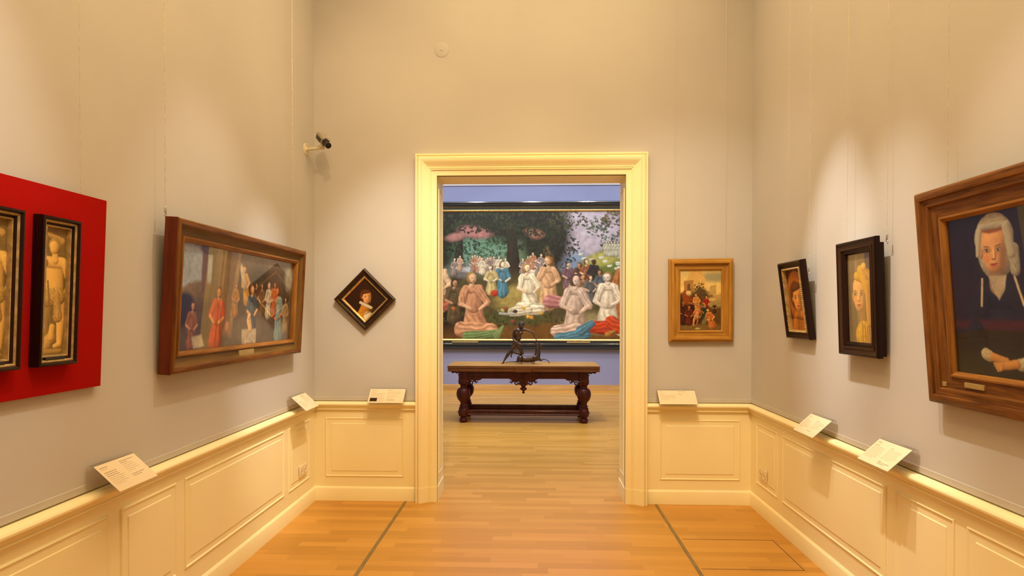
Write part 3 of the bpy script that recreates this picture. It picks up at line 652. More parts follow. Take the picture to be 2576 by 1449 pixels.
MB().box(-.352, -.330, -.030, -.022, .073, .091, .0015).build('number_tag', M['brass'], T)
A1 = (W-.264)/(H-.264)
lay = [('p', [(.62, 0), (1, 0), (1, 1), (.72, 1)], (48, 38, 14), .08, .10), ('e', .5, 1.0, .6, .24, 0, (30, 24, 12), .8),
       ('c', .42, .80, .24, .42, .56, .17, (38, 36, 46), .10), ('c', .30, .50, .085, .55, .50, .085, (38, 36, 46), .08), ('c', .26, .54, .08, .20, .76, .09, (34, 32, 38), .15), ('c', .58, .54, .08, .66, .78, .09, (34, 30, 30), .15), ('e', .46, .68, .5, .03, 0, (76, 28, 14), .95),
       ('c', .40, .16, .150, .41, .27, .135, (182, 178, 158), .10), ('c', .545, .24, .04, .55, .36, .035, (172, 168, 148), .10)]
lay += neck(.405, .24, .135, (214, 180, 140)) + [('p', [(.34, .385), (.48, .385), (.46, .47), (.41, .53), (.36, .46)], (196, 186, 158), .01, .06)]
lay += face(A1, .395, .235, .148, (228, 174, 116), -.06)
lay += [('e', .395, .105, .095, .024, 0, (146, 84, 42), .5), ('c', .33, .075, .030, .47, .075, .034, (190, 186, 166), .08), ('c', .285, .11, .022, .262, .25, .016, (190, 186, 166), .08), ('c', .50, .10, .03, .53, .26, .03, (184, 180, 160), .08),
        ('c', .285, .40, .008, .265, .56, .009, (212, 198, 164), 0), ('c', .54, .40, .008, .60, .57, .009, (212, 198, 164), 0),
        ('c', .20, .72, .07, .27, .86, .05, (36, 33, 40), .12), ('c', .64, .74, .07, .58, .89, .05, (34, 30, 32), .12),
        ('c', .27, .86, .038, .30, .87, .036, (198, 190, 162), .1), ('c', .57, .90, .038, .54, .905, .036, (198, 190, 162), .1),
        ('c', .33, .875, .028, .43, .895, .026, (208, 154, 92), 0), ('c', .51, .905, .028, .40, .925, .024, (212, 156, 92), 0)]
for k in range(4): lay += [('c', .40-.004*k, .912+.011*k, .0095, .335+.008*k, .915+.013*k, .007, (214, 160, 98), 0)]
canvas('canvas', W-.264, H-.264, .009, T, .003, [(0, (30, 24, 40)), (.5, (38, 26, 32)), (1, (32, 24, 12))], lay, 17, zc=H/2, warp=.004, mott=.10)
MB().box(-(W-.262)/2, (W-.262)/2, -.013, -.011, .131, H-.131).build('glass_pane', M['glass'], T, smooth=0)

# 7. red velvet board with two narrow framed panels
RB = pict('red_backing_board', 'large red cloth-covered board standing off the left wall at the left edge', (XL+.006, 1.66, 1.208), LFT, 2.3, cat='board')
MB().box(-.66, .66, -.020, 0, 0, .735, .002).build('velvet_face', M['red'], RB)
MB().box(-.62, .62, .0, .005, .60, .66).build('hanging_cleat', M['dkbrown'], RB, smooth=0)
def narrow(label, yc, seed, tone):
    T = pict('narrow_painting', label, (XL+.032, yc, 1.312), LFT, 2.3, 'narrow framed figures on the red board')
    W, H = .173, .522
    ring_z(W, H, [(0, 0), (0, .030), (.002, .036), (.008, .038), (.012, .035), (.014, .030)], H/2).build('outer_moulding', M['black_wood'], T)
    ring_z(W, H, [(.014, .030), (.018, .031), (.022, .027)], H/2).build('gilt_moulding', M['gilt_dull'], T)
    ring_z(W, H, [(.022, .027), (.028, .021), (.030, .021)], H/2).build('black_moulding', M['black_wood'], T)
    ring_z(W, H, [(.030, .021), (.032, .023), (.035, .022), (.037, .017), (.038, .006)], H/2).build('inner_gilt', M['gilt_dull'], T)
    MB().box(-W/2+.01, W/2-.01, -.006, 0, .01, H-.01).build('backboard', M['dkbrown'], T, smooth=0)
    MB().box(-.050, .034, -.029, -.022, .020, .032, .0008).build('name_plate', M['camblack'], T)
    t = lambda k: tuple(min(255, int(c*k)) for c in tone)
    A1 = (W-.072)/(H-.072)
    lay = [('p', [(.06, .10), (.5, .0), (.94, .10), (.94, 1), (.06, 1)], t(.60), .01), ('c', .22, .06, .02, .80, .10, .03, t(.95), .2)]
    lay += figure(A1, .52, .94, .88, 'stand', t(1.12), t(.92), t(.85), flip=-1 if seed % 2 else 1) + [('c', .22, .42, .008, .40, .80, .008, t(.7), 0), ('c', .62, .52, .03, .70, .70, .045, t(.9), .3)]
    lay += [('c', .16, .92, .05, .42, .86, .045, t(1.0), .15), ('c', .42, .86, .03, .46, .78, .028, t(1.1), 0), ('c', .2, .97, .02, .85, .97, .018, t(.85), .1)]
    canvas('canvas', W-.072, H-.072, .009, T, .0018, [(0, t(.62)), (.5, t(.5)), (1, t(.7))], lay, seed, zc=H/2, warp=.005, mott=.13)
    return T
narrow('narrow black-and-gilt framed panel with a whole golden figure, on the red board', 2.0595, 21, (205, 165, 88))
narrow('narrow framed panel on the red board, cut by the left edge of the picture', 1.816, 23, (200, 160, 85))

# 8. huge painting on the far wall
T = pict('framed_painting', 'huge painting of robed figures under dark trees on the far wall behind the table', (-.10, YF-.004, .798), 0, 0)
W, H = 4.60, 2.836
fn = lambda x, z, d: (x, -d, z+H/2)
ring_z(W, H, [(0, 0), (0, .060), (.010, .078), (.026, .082), (.040, .070), (.052, .050), (.064, .048), (.072, .062), (.086, .072), (.100, .066), (.110, .046), (.116, .040), (.156, .036)], H/2).build('black_moulding', M['ebony'], T)
ring_z(W, H, [(.156, .036), (.160, .042), (.172, .044), (.182, .038), (.192, .030), (.194, .01)], H/2).build('gilt_slip', M['gilt'], T)
MB().box(-W/2+.05, W/2-.05, -.012, 0, .05, H-.05).build('backboard', M['dkbrown'], T, smooth=0)
for xa, xb in ((-1.46, -.95), (.75, 1.20)):
    MB().box(xa, xb, -.047, -.034, .122, .150, .002).build('name_plate', M['brass'], T)
D_ = (32, 25, 16); G_ = (48, 54, 32); CR = (226, 206, 172); TAN = (206, 156, 112); A1 = 4.222/2.464
F = lambda *a, **k: figure(A1, *a, **k)
lay = [('e', .28, .37, .34, .17, 0, (104, 136, 112), .9), ('e', .50, .38, .16, .14, 0, (98, 112, 78), .9), ('e', .78, .20, .34, .26, 0, (176, 160, 166), .6), ('e', .72, .40, .12, .08, 0, (120, 132, 150), .7),
       ('p', [(.70, .48), (.76, .37), (.85, .29), (.94, .28), (1, .3), (1, .55), (.7, .54)], (96, 102, 40), .03), ('e', .84, .37, .13, .05, -8, (168, 156, 78), .8),
       ('e', .14, .05, .40, .15, 0, D_, .6), ('e', .42, .05, .38, .17, 0, D_, .5), ('e', .585, .20, .19, .28, 0, D_, .45), ('e', .10, .30, .12, .18, 0, (40, 36, 24), .7),
       ('c', .425, .10, .035, .44, .52, .06, (52, 36, 24), .12), ('c', .19, .12, .025, .18, .52, .045, (46, 34, 24), .12), ('c', .585, .30, .03, .62, .50, .05, (96, 76, 50), .12),
       ('l', .30, .13, .50, .13, G_, 420), ('l', .52, .13, .32, .20, (56, 58, 32), 330), ('l', .62, .30, .20, .20, (44, 46, 26), 200), ('l', .68, .07, .16, .08, (78, 74, 42), 90), ('l', .82, .12, .09, .08, (74, 88, 56), 80), ('l', .90, .06, .10, .07, (98, 78, 42), 70), ('l', .96, .14, .10, .14, (84, 74, 38), 110), ('l', .90, .24, .14, .06, (58, 76, 42), 90), ('l', .20, .33, .14, .10, (56, 74, 48), 90), ('l', .34, .30, .12, .10, (70, 96, 64), 90), ('l', .11, .20, .14, .14, (44, 44, 28), 120)]
lay += [('e', .26, .16, .12, .045, 8, (170, 112, 104), .7), ('e', .17, .20, .07, .03, -10, (176, 120, 108), .8), ('e', .53, .17, .07, .035, 12, (150, 98, 76), .8), ('l', .26, .12, .22, .05, G_, 120), ('l', .53, .14, .14, .05, G_, 60)]
lay += [('p', [(0, .64), (.12, .55), (.3, .48), (.6, .50), (.72, .52), (1, .52), (1, 1), (0, 1)], (84, 70, 38), .10), ('e', .20, .46, .12, .05, 0, (120, 112, 104), .8), ('e', .26, .94, .8, .10, 0, (98, 62, 24), .9), ('e', .64, .96, .7, .08, 0, (108, 70, 26), .9), ('e', .48, .67, .22, .10, -8, (158, 134, 70), .6), ('e', .82, .87, .24, .08, 0, (150, 130, 88), .8), ('e', .10, .78, .24, .15, 0, (40, 28, 18), .8), ('e', .44, .84, .25, .05, 0, (80, 76, 38), .8), ('l', .40, .84, .5, .06, (74, 74, 36), 120)]
r2 = random.Random(3)
lay += [('e', .27, .45, .13, .025, 0, (186, 182, 176), .6)]
for k in range(34):
    x = .15+.42*r2.random(); y = .44+.05*r2.random(); c = r2.choice([CR, (205, 160, 130), (150, 130, 120), (180, 120, 84), (196, 176, 160)])
    if .40 < x < .47: continue
    lay += F(x, y, .10+.03*r2.random(), 'robe', CR, c, r2.choice([(80, 56, 34), (140, 96, 50)]), flip=r2.choice([-1, 1]))
for k in range(16):
    x, y = .68+.25*r2.random(), .33+.12*r2.random(); lay += [('c', x, y, .010, x+.010, y, .009, (206, 202, 180), 0), ('c', x+.014, y-.008, .005, x+.016, y-.004, .004, (190, 186, 164), 0)]
for k in range(6): lay += F(.855+.013*k, .335+.01*r2.random(), .11, 'robe', (196, 188, 160), (186, 178, 150))
lay += F(.385, .64, .26, 'robe', CR, (84, 130, 144), (120, 80, 40)) + F(.335, .63, .22, 'robe', CR, (196, 170, 110), (120, 80, 40), flip=-1)
lay += F(.095, .74, .38, 'robe', (222, 182, 136), (220, 178, 140), (120, 84, 46)) + [('c', .09, .70, .06, .17, .74, .05, (178, 92, 72), .3)] + F(.03, .92, .34, 'robe', (214, 178, 140), (178, 168, 158), (90, 66, 44), flip=-1) + F(.165, .84, .32, 'robe', (190, 140, 100), (96, 76, 48), (70, 46, 28))
lay += F(.262, .94, .48, 'robe', (226, 172, 128), (204, 142, 100), (160, 116, 58), rot=4) + [('c', .20, .92, .065, .33, .93, .06, (206, 146, 104), .3), ('c', .22, .975, .035, .36, .955, .035, (112, 132, 78), .3), ('c', .345, .64, .026, .35, .64, .024, (190, 62, 32), 0)]
for k, (x, y, c) in enumerate([(.685, .60, (120, 84, 90)), (.735, .60, (96, 62, 40)), (.765, .58, (150, 90, 55)), (.80, .58, (52, 44, 42)), (.715, .68, (150, 112, 80)), (.755, .70, (140, 104, 76)), (.785, .70, (100, 96, 92)), (.83, .66, (90, 92, 96))]):
    lay += F(x, y, .21, 'robe', [(224, 184, 148), (196, 138, 96), (70, 50, 40)][(k == 3)*2 or k % 2], c, (90, 56, 30), flip=1-2*(k % 2))
lay += F(.595, .72, .38, 'robe', (222, 172, 126), (206, 158, 112), (168, 108, 50), flip=-1) + [('c', .60, .70, .05, .66, .71, .045, (182, 116, 110), .3)]
lay += F(.515, .76, .36, 'robe', (232, 200, 160), (226, 208, 172), (176, 124, 60), rot=6) + [('c', .47, .76, .05, .55, .76, .05, (224, 206, 172), .3), ('c', .43, .785, .035, .50, .77, .04, (214, 196, 160), .3)]
lay += F(.955, .86, .54, 'robe', (192, 122, 72), (176, 104, 56), (140, 62, 26), flip=-1) + F(.865, .90, .44, 'robe', (232, 206, 176), (226, 204, 172), (150, 110, 60), flip=-1) + [('c', .80, .90, .05, .87, .91, .06, (196, 62, 28), .3), ('c', .88, .86, .05, .93, .93, .05, (202, 70, 30), .3)]
lay += F(.715, .96, .48, 'robe', (222, 184, 154), (208, 176, 150), (84, 64, 52)) + [('c', .63, .93, .045, .72, .92, .06, (208, 172, 146), .3), ('c', .64, .985, .035, .76, .96, .045, (82, 122, 134), .3), ('c', .74, .93, .04, .79, .88, .03, (82, 122, 134), .3)]
for x, y, c in [(.385, .775, (196, 182, 100)), (.40, .76, (160, 72, 56)), (.42, .77, (200, 196, 160)), (.44, .78, (72, 46, 46)), (.50, .82, (212, 152, 56)), (.515, .83, (206, 140, 50)), (.56, .79, (206, 156, 66)), (.37, .78, (138, 120, 82)), (.48, .755, (206, 160, 66)), (.16, .76, (176, 100, 46)), (.43, .86, (130, 66, 50))]:
    lay += [('c', x, y, .014, x+.003, y, .014, c, 0)]
lay += [('c', .375, .80, .010, .44, .80, .010, (170, 166, 150), 0), ('c', .86, .96, .016, .895, .935, .010, (178, 124, 50), 0), ('p', [(.90, .96), (.94, .945), (.96, .955), (.92, .975)], (176, 162, 118), .006), ('c', .36, .97, .03, .385, .90, .012, (126, 138, 82), .2)]
canvas('canvas', 4.222, 2.464, .014, T, .0070, [(0, (44, 34, 26)), (.3, (76, 80, 64)), (.55, (70, 56, 36)), (.8, (86, 68, 36)), (1, (80, 48, 20))], lay, 31, zc=.184+1.232, warp=.009, mott=.34)

# ---------------------------------------------------------------- hanging wires
def wire(label, x, y, z0, xt, zt=HC-.01, r=.0011, hook=False, sg=1, back=False):
    mb = MB().tube([(x, y, z0), (xt, y, zt)] if not back else [(x, y, z0), (xt, YB-.012, zt)], r, 8)
    w = tag(mb.build('hanging_wire', M['wire']), label, 'hanging wire', 'wires the pictures hang from')
    if hook:
        h = MB().lathe([(.0018, 0), (.005, .004), (.005, .022), (.003, .030), (.0018, .034)], (x, y, z0+.01), 12)
        pts = [(x, y+.008*math.sin(a), z0+.002-.008*math.cos(a)) for a in [2*PI*k/14 for k in range(15)]]
        h.tube(pts, .0016, 6, False); h.build('hook', M['steel'], w)
wire('hanging wire of the red board, leftmost wire in the picture', XL+.042, 2.20, 1.945, XL+.030)
wire('wire holding the near left corner of the wide glazed painting', XL+.047, 2.712, 1.948, XL+.045, hook=True, r=.0015)
wire('wire holding the far right corner of the wide glazed painting', XL+.047, 4.178, 1.948, XL+.045, r=.0015)
wire('left wire above the golden oak framed painting', 1.103, YB-.024, 1.900, 1.103, r=.0008, back=True)
wire('right wire above the golden oak framed painting', 1.495, YB-.024, 1.900, 1.495, r=.0008, back=True)
wire('far wire of the smallest portrait on the right wall', XR-.066, 3.92, 1.815, XR-.05, r=.0009)
wire('near wire with a hook beside the smallest portrait on the right wall', XR-.052, 3.645, 1.735, XR-.045, r=.0009, hook=True)
wire('far wire of the yellow headcloth portrait', XR-.046, 3.225, 1.845, XR-.040, r=.0009)
wire('near wire with a hook beside the yellow headcloth portrait', XR-.030, 2.893, 1.835, XR-.028, r=.0009, hook=True)
wire('wire above the large dark portrait at the right edge', XR-.055, 2.445, 1.985, XR-.050, r=.0011)

# ---------------------------------------------------------------- label holders on the chair rail
def lines(mb, x0, x1, z, h, r, density=.9):
    x = x0
    while x < x1-.002:
        w = r.uniform(.004, .013); w = min(w, x1-x); mb.append((x, x+w, z, z-h)); x += w+.0018
def label_card(label, loc, rz, Wc, seed, cols, slope=None, photo=None):
    T = thing('text_label_holder', label, 'label', loc, (0, 0, rz), 'label holders along the chair rail')
    # local: x along the wall, y towards the room is negative, z up from the rail top
    top, dz, dy = .098, .097, .108                        # card top edge height, drop, reach
    if slope: dz, dy = slope
    th = .0022; path = [(-.003, .0), (-.003, top-.012), (-.007, top-.003), (-.014, top+.001), (-.026, top-.006), (-.026-dy, top-.006-dz)]
    mb = MB(); n = len(path)
    nr = []
    for i in range(n):
        a = Vector(path[min(i+1, n-1)])-Vector(path[max(i-1, 0)]); a.normalize(); nr.append((a.y, -a.x))
    vs = []
    for x in (-Wc/2-.004, Wc/2+.004):
        for (y, z), (ny, nz) in zip(path, nr): vs += [(x, y, z), (x, y+ny*th, z+nz*th)]
    fs = []
    for i in range(n-1):
        a = 2*i; b = 2*n+2*i
        fs += [(a, a+2, b+2, b), (a+1, b+1, b+3, a+3), (a, a+1, a+3, a+2), (b, b+2, b+3, b+1)]
    fs += [(0, 2*n, 2*n+1, 1), (2*n-2, 2*n-1, 4*n-1, 4*n-2)]
    mb.add(vs, fs).build('acrylic_holder', M['acrylic'], T, smooth=40)
    L = math.hypot(dy, dz); Z0 = top-.006; ey = Vector((0, -dy/L, -dz/L)); nn = Vector((0, -dz/L, dy/L))
    if nn.z < 0: nn = -nn
    P = lambda u, s, h: Vector((u, -.026, Z0))+ey*s+nn*(h+.0026)
    def slab(mb, u0, u1, s0, s1, h0, h1):
        vs = [P(u, s, h) for u in (u0, u1) for s in (s0, s1) for h in (h0, h1)]
        mb.add(vs, [(0, 1, 3, 2), (4, 6, 7, 5), (0, 4, 5, 1), (2, 3, 7, 6), (0, 2, 6, 4), (1, 5, 7, 3)])
    mb = MB(); slab(mb, -Wc/2, Wc/2, .001, L-.002, 0, .0012); card = mb.build('card', M['card'], T, smooth=0)
    r = random.Random(seed)
    for (x0, x1, s, nl, bold, step) in cols:
        a = MB()
        for k in range(nl):
            e = x1-(x1-x0)*(r.uniform(0, .25) if k < nl-1 else r.uniform(.2, .6)); q = []
            lines(q, x0*Wc-Wc/2, e*Wc-Wc/2, 0, 0, r)
            for (u0, u1, _, _) in q: slab(a, u0, u1, (s+k*step)*L, (s+k*step)*L+(.0022 if bold else .0016), .0012, .0014)
        a.build('bold_text_block' if bold else 'fine_text_block', M['ink'] if bold else M['ink_grey'], card, smooth=0)
    if photo:
        mb = MB(); nx, ny = 10, 6
        (p0, p1, s0, s1) = photo
        slab(mb, p0*Wc-Wc/2, p1*Wc-Wc/2, s0*L, s1*L, .0012, .0015); o = mb.build('printed_picture', M['dkbrown'], card, smooth=0)
RT = .801
label_card('largest text card, on the left wall rail below the red board', (XL+.004, 2.387, RT), LFT, .234, 1,
           [(.06, .30, .12, 1, True, .05), (.06, .30, .18, 1, False, .05), (.06, .42, .30, 3, True, .065), (.06, .44, .50, 5, False, .06), (.54, .93, .10, 2, True, .065), (.54, .88, .23, 5, False, .065), (.54, .92, .62, 2, True, .06)])
label_card('text card in the left back corner on the left wall rail', (XL+.004, 4.312, RT), LFT, .256, 2,
           [(.06, .20, .18, 2, True, .07), (.06, .45, .40, 1, True, .06), (.06, .46, .47, 7, False, .055), (.50, .86, .10, 2, True, .06), (.50, .92, .22, 6, False, .055), (.55, .62, .62, 1, True, .05)])
label_card('text card with a small dark picture, left of the doorway casing', (-1.142, YB-.004, RT), 0, .279, 3,
           [(.06, .28, .10, 1, True, .05), (.06, .24, .15, 1, False, .05), (.06, .22, .25, 1, True, .05), (.06, .46, .31, 5, False, .062), (.26, .46, .62, 5, False, .062), (.52, .70, .09, 1, True, .05), (.52, .92, .15, 5, False, .065), (.52, .92, .50, 2, False, .065), (.52, .88, .68, 1, True, .05), (.52, .80, .75, 2, True, .05)], photo=(.05, .25, .64, .88))
label_card('text card right of the doorway, under the golden oak frame', (1.113, YB-.004, RT), 0, .288, 4,
           [(.05, .17, .08, 1, True, .05), (.05, .22, .14, 1, False, .05), (.05, .28, .28, 1, True, .05), (.06, .48, .34, 6, False, .058), (.54, .84, .08, 1, True, .05), (.54, .64, .22, 1, True, .05), (.54, .74, .28, 1, True, .05)], slope=(.094, .100))
label_card('text card on the right wall rail, the one nearer the back wall', (XR-.004, 3.523, RT), RGT, .250, 5,
           [(.06, .28, .12, 1, True, .05), (.06, .22, .18, 1, False, .05), (.06, .22, .28, 1, True, .05), (.06, .44, .34, 8, False, .052), (.52, .66, .22, 1, True, .05), (.52, .94, .28, 7, False, .055), (.52, .58, .72, 1, True, .05), (.52, .94, .77, 1, True, .05)])
label_card('text card on the right wall rail, the one nearer the large dark portrait', (XR-.004, 2.812, RT), RGT, .246, 6,
           [(.06, .30, .10, 1, True, .05), (.06, .24, .16, 1, False, .05), (.06, .28, .24, 1, True, .05), (.06, .46, .30, 10, False, .05), (.54, .66, .20, 1, True, .05), (.52, .95, .26, 8, False, .055), (.56, .64, .76, 1, True, .05), (.56, .96, .80, 2, True, .05)])

# ---------------------------------------------------------------- wall sockets
def socket(label, xw, yc, rz):
    T = thing('wall_socket', label, 'socket', (xw, yc, .272), (0, 0, rz), 'double sockets in the panelling')
    MB().box(-.066, .066, -.009, 0, 0, .081, .003).build('cover_plate', M['plastic'], T)
    for s in (-1, 1):
        MB().lathe([(.024, -.001), (.024, .002), (.021, .002), (.019, -.004), (.002, -.005)], (s*.033, -.009, .0405), 24, Matrix.Rotation(PI/2, 3, 'X')).build('outlet_ring', M['plastic'], T)
        m = MB()
        for t in (-.0095, .0095): m.lathe([(.003, -.003), (.003, .0006), (.002, .0008)], (s*.033+t, -.0095, .0405), 10, Matrix.Rotation(PI/2, 3, 'X'))
        m.build('pin_holes', M['darkgap'], T)
socket('double cream socket low on the left wall panelling by the corner', XL+.012, 4.436, LFT)
socket('double cream socket low on the right wall panelling by the corner', XR-.012, 4.435, RGT)

# ---------------------------------------------------------------- security camera
T = thing('security_camera', 'small security camera on an ivory bracket high in the left back corner', 'camera', (XL, 4.545, 2.752))
MB().lathe([(.046, 0), (.046, .003), (.040, .006), (.020, .008), (.018, .014)], (0, 0, 0), 28, Matrix.Rotation(PI/2, 3, 'Y')).build('mount_plate', M['arm'], T)
MB().tube([(.010, 0, 0), (.09, -.008, .002), (.125, -.012, .006)], [.0115, .0105, .010], 16).build('bracket_arm', M['arm'], T)
mb = MB().lathe([(.001, -.017), (.010, -.015), (.016, -.008), (.017, 0), (.015, .008), (.008, .013), (.006, .030)], (.138, -.014, .010), 20); mb.build('swivel_joint', M['arm'], T)
cmat = Matrix.Translation((.140, -.020, .074)) @ Euler((math.radians(36), 0, math.radians(44)), 'XYZ').to_matrix().to_4x4() @ Matrix.Scale(1.06, 4)
hb = bmesh.new(); bmesh.ops.create_cube(hb, size=1)
for v in hb.verts: v.co = Vector((v.co.x*.062, v.co.y*.118, v.co.z*.054))
bmesh.ops.bevel(hb, geom=hb.edges[:], offset=.007, segments=3, affect='EDGES'); H1 = MB().bm(hb, Matrix.Scale(1, 4)); o = H1.build('housing', M['camsilver'], T); o.matrix_local = cmat
MB().box(-.0325, .0325, -.045, .040, -.019, .010, .002).build('side_panel', M['camblack'], o)
MB().lathe([(.026, .052), (.027, .060), (.025, .074), (.020, .076), (.020, .098), (.022, .100), (.022, .116), (.016, .117), (.015, .110), (.004, .108)], (0, 0, -.002), 28, Matrix.Rotation(PI/2, 3, 'X')).build('lens_barrel', M['camblack'], o)
MB().lathe([(.015, .1085), (.010, .1125), (.001, .1140)], (0, 0, -.002), 20, Matrix.Rotation(PI/2, 3, 'X')).build('lens', M['lens'], o)
MB().box(-.016, .016, -.02, .03, -.034, -.026, .002).build('mounting_foot', M['camblack'], o)
pts = [(.112, .032, .070), (.104, .030, .040), (.092, .012, .022), (.070, .004, .014), (.035, .004, .018), (.012, .002, .034), (.004, 0, .048)]
MB().tube(pts, .0022, 8).build('cable', M['arm'], T)
MB().tube([(.006, .004, -.02), (.02, .010, -.045), (.05, .012, -.055), (.075, .006, -.040), (.085, 0, -.012)], .0012, 6).build('thin_lead', M['arm'], T)

# ---------------------------------------------------------------- carved draw-leaf table
TY = 8.39
T = thing('carved_table', 'dark carved draw-leaf table with bulbous legs in the far gallery', 'table', (-.126, TY, 0))
TW, TD = 1.026, .350
MB().box(-TW, TW, -TD, TD, .745, .785, .004).build('table_top', M['table_top'], T)
mb = MB().box(-TW-.001, TW+.001, -TD-.001, TD+.001, .7452, .7795, .003)
mb.build('top_edge', M['table_edge'], T)
for s in (-1, 1):
    mb = MB().box(*sorted((s*.112, s*(TW-.002))), -TD+.003, TD-.003, .702, .7415, .003); mb.build('draw_leaf', M['table_edge'], T)
MB().box(-.108, .108, -TD+.002, TD-.002, .698, .745, .002).build('centre_block', M['table_edge'], T)
LX, LY = .821, .245
# frieze with fluted blocks
mb = MB(); prof = [(-LX, .70), (LX, .70), (LX, .585), (.60, .585), (.56, .575), (.53, .585-.03+.01), (.49, .555)]
def frieze(s):
    pts = [(-LX+.05, .702), (LX-.05, .702), (LX-.05, .575), (.62, .575), (.585, .582), (.565, .600), (.20, .600), (.165, .582), (.145, .560), (.06, .560),
           (-.06, .560), (-.145, .560), (-.165, .582), (-.20, .600), (-.565, .600), (-.585, .582), (-.62, .575), (-LX+.05, .575)]
    return MB().prism(pts, lambda u, v, k: (u, s*(LY+.012)+(-.011 if k == 0 else .011), v))
for s in (-1, 1):
    o = frieze(s).build('frieze', M['mahog'], T, smooth=20)
    m = MB()
    for z in (.622, .676): m.box(-LX+.06, LX-.06, *sorted((s*(LY+.022), s*(LY+.027))), z, z+.008, .002)
    m.build('frieze_bead', M['mahog'], o)
for s in (-1, 1): MB().box(*sorted((s*(LX+.012), s*(LX-.012))), -LY+.05, LY-.05, .60, .702, .002).build('end_frieze', M['mahog'], T)
def scroll(cx, cz, y, sg, sc=1.0):
    mb = MB()
    pts = []
    for k in range(30):
        a = k/29*2.35*PI; r = (.030-.021*k/29)*sc
        pts.append((cx+sg*r*math.cos(a+PI), y, cz-r*math.sin(a+PI)*-1))
    mb.tube(pts, [.0085*sc]*22+[.007*sc]*8, 8)
    pts = [(cx+sg*(.028+.01*k)*sc, y, cz+(.010+.012*math.sin(k*1.1))*sc) for k in range(0, 8)]
    mb.tube(pts, [.009*sc, .010*sc, .008*sc, .007*sc, .009*sc, .008*sc, .006*sc, .004*sc], 8)
    mb.lathe([(.001, -.01), (.010, -.008), (.013, 0), (.010, .008), (.001, .01)], (cx+sg*.06*sc, y, cz+.020*sc), 10)
    return mb
for s in (-1, 1):
    y = s*(LY+.012)
    for cx, sg in ((-LX+.105, 1), (LX-.105, -1), (-.095, -1), (.095, 1)):
        scroll(cx, .545, y, sg).build('scroll_bracket', M['mahog'], T)
for sx in (-1, 1):
    for sy in (-1, 1):
        mb = MB()
        mb.tube([(sx*(LX+.06), sy*LY, .690), (sx*(LX+.09), sy*LY, .676), (sx*(LX+.12), sy*LY, .688), (sx*(LX+.15), sy*LY, .680), (sx*(LX+.17), sy*LY, .694)], [.012, .012, .010, .012, .006], 8)
        mb.build('end_bracket', M['mahog'], T)
# middle block and pendant
for s in (-1, 1):
    y = s*(LY+.016); mb = MB().box(-.056, .056, y-.016, y+.016, .545, .701, .003)
    for k in range(5): mb.tube([(-.036+.018*k, y+s*.016, .60), (-.036+.018*k, y+s*.016, .69)], .0055, 8)
    mb.box(-.062, .062, y-.02, y+.02, .538, .552, .003).box(-.062, .062, y-.02, y+.02, .516, .530, .004).box(-.056, .056, y-.017, y+.017, .528, .540, .002)
    mb.build('middle_block', M['mahog'], T)
    MB().lathe([(.001, .398), (.012, .400), (.018, .410), (.016, .424), (.010, .430), (.012, .436), (.034, .446), (.046, .462), (.042, .478), (.024, .486), (.020, .492), (.034, .500), (.040, .510), (.036, .520), (.020, .524)], (0, y, 0), 26).build('pendant', M['mahog'], T)
def leg():
    mb = MB().box(-.060, .060, -.060, .060, .545, .702, .004)
    for k in range(5):
        for s in (-1, 1): mb.tube([(-.036+.018*k, s*.060, .60), (-.036+.018*k, s*.060, .69)], .0055, 8)
    mb.box(-.066, .066, -.066, .066, .560, .578, .005)
    mb.lathe([(.06, .545), (.068, .540), (.068, .528), (.058, .520), (.050, .512), (.044, .505), (.042, .485), (.046, .472), (.062, .468), (.078, .455), (.090, .430), (.096, .400), (.095, .372), (.088, .340), (.074, .312), (.056, .292), (.046, .278), (.042, .262), (.042, .245), (.050, .236), (.056, .230), (.056, .224), (.046, .218), (.048, .212), (.062, .204), (.062, .196), (.052, .190)], (0, 0, 0), 36)
    mb.lathe([(.050, .200), (.062, .192), (.070, .170), (.074, .140), (.070, .105), (.058, .085), (.05, .08)], (0, 0, 0), 8, Matrix.Rotation(PI/8, 3, 'Z'))
    mb.lathe([(.046, .084), (.040, .078), (.036, .072), (.046, .064), (.055, .048), (.057, .030), (.052, .010), (.044, 0)], (0, 0, 0), 28)
    return mb
l0 = None
for sx in (-1, 1):
    for sy in (-1, 1):
        if l0 is None: l0 = leg().build('leg', M['mahog'], T, smooth=40); o = l0
        else: o = l0.copy(); COL.objects.link(o); o.parent = T
        o.location = (sx*LX, sy*LY, 0)
        MB().tube([(sx*.060, 0, .648), (sx*.078, 0, .648)], [.007, .005], 10).build('peg', M['mahog'], o)
        MB().tube([(sx*.070, 0, .138), (sx*.090, 0, .138)], [.006, .004], 10).build('peg', M['mahog'], o)
for s in (-1, 1):
    mb = MB(); sweep(mb, [(.098, .030), (.098, -.030), (.112, -.034), (.120, -.026), (.150, -.026), (.158, -.034), (.168, -.030), (.170, -.026), (.170, .026), (.158, .034), (.150, .026), (.120, .026), (.112, .034)], lambda p, z, d: (p, s*LY+d, z), -LX+.05, LX-.05)
    mb.build('stretcher', M['mahog'], T)
    MB().box(*sorted((s*LX-.028, s*LX+.028)), -LY+.05, LY-.05, .10, .168, .004).build('end_stretcher', M['mahog'], T)

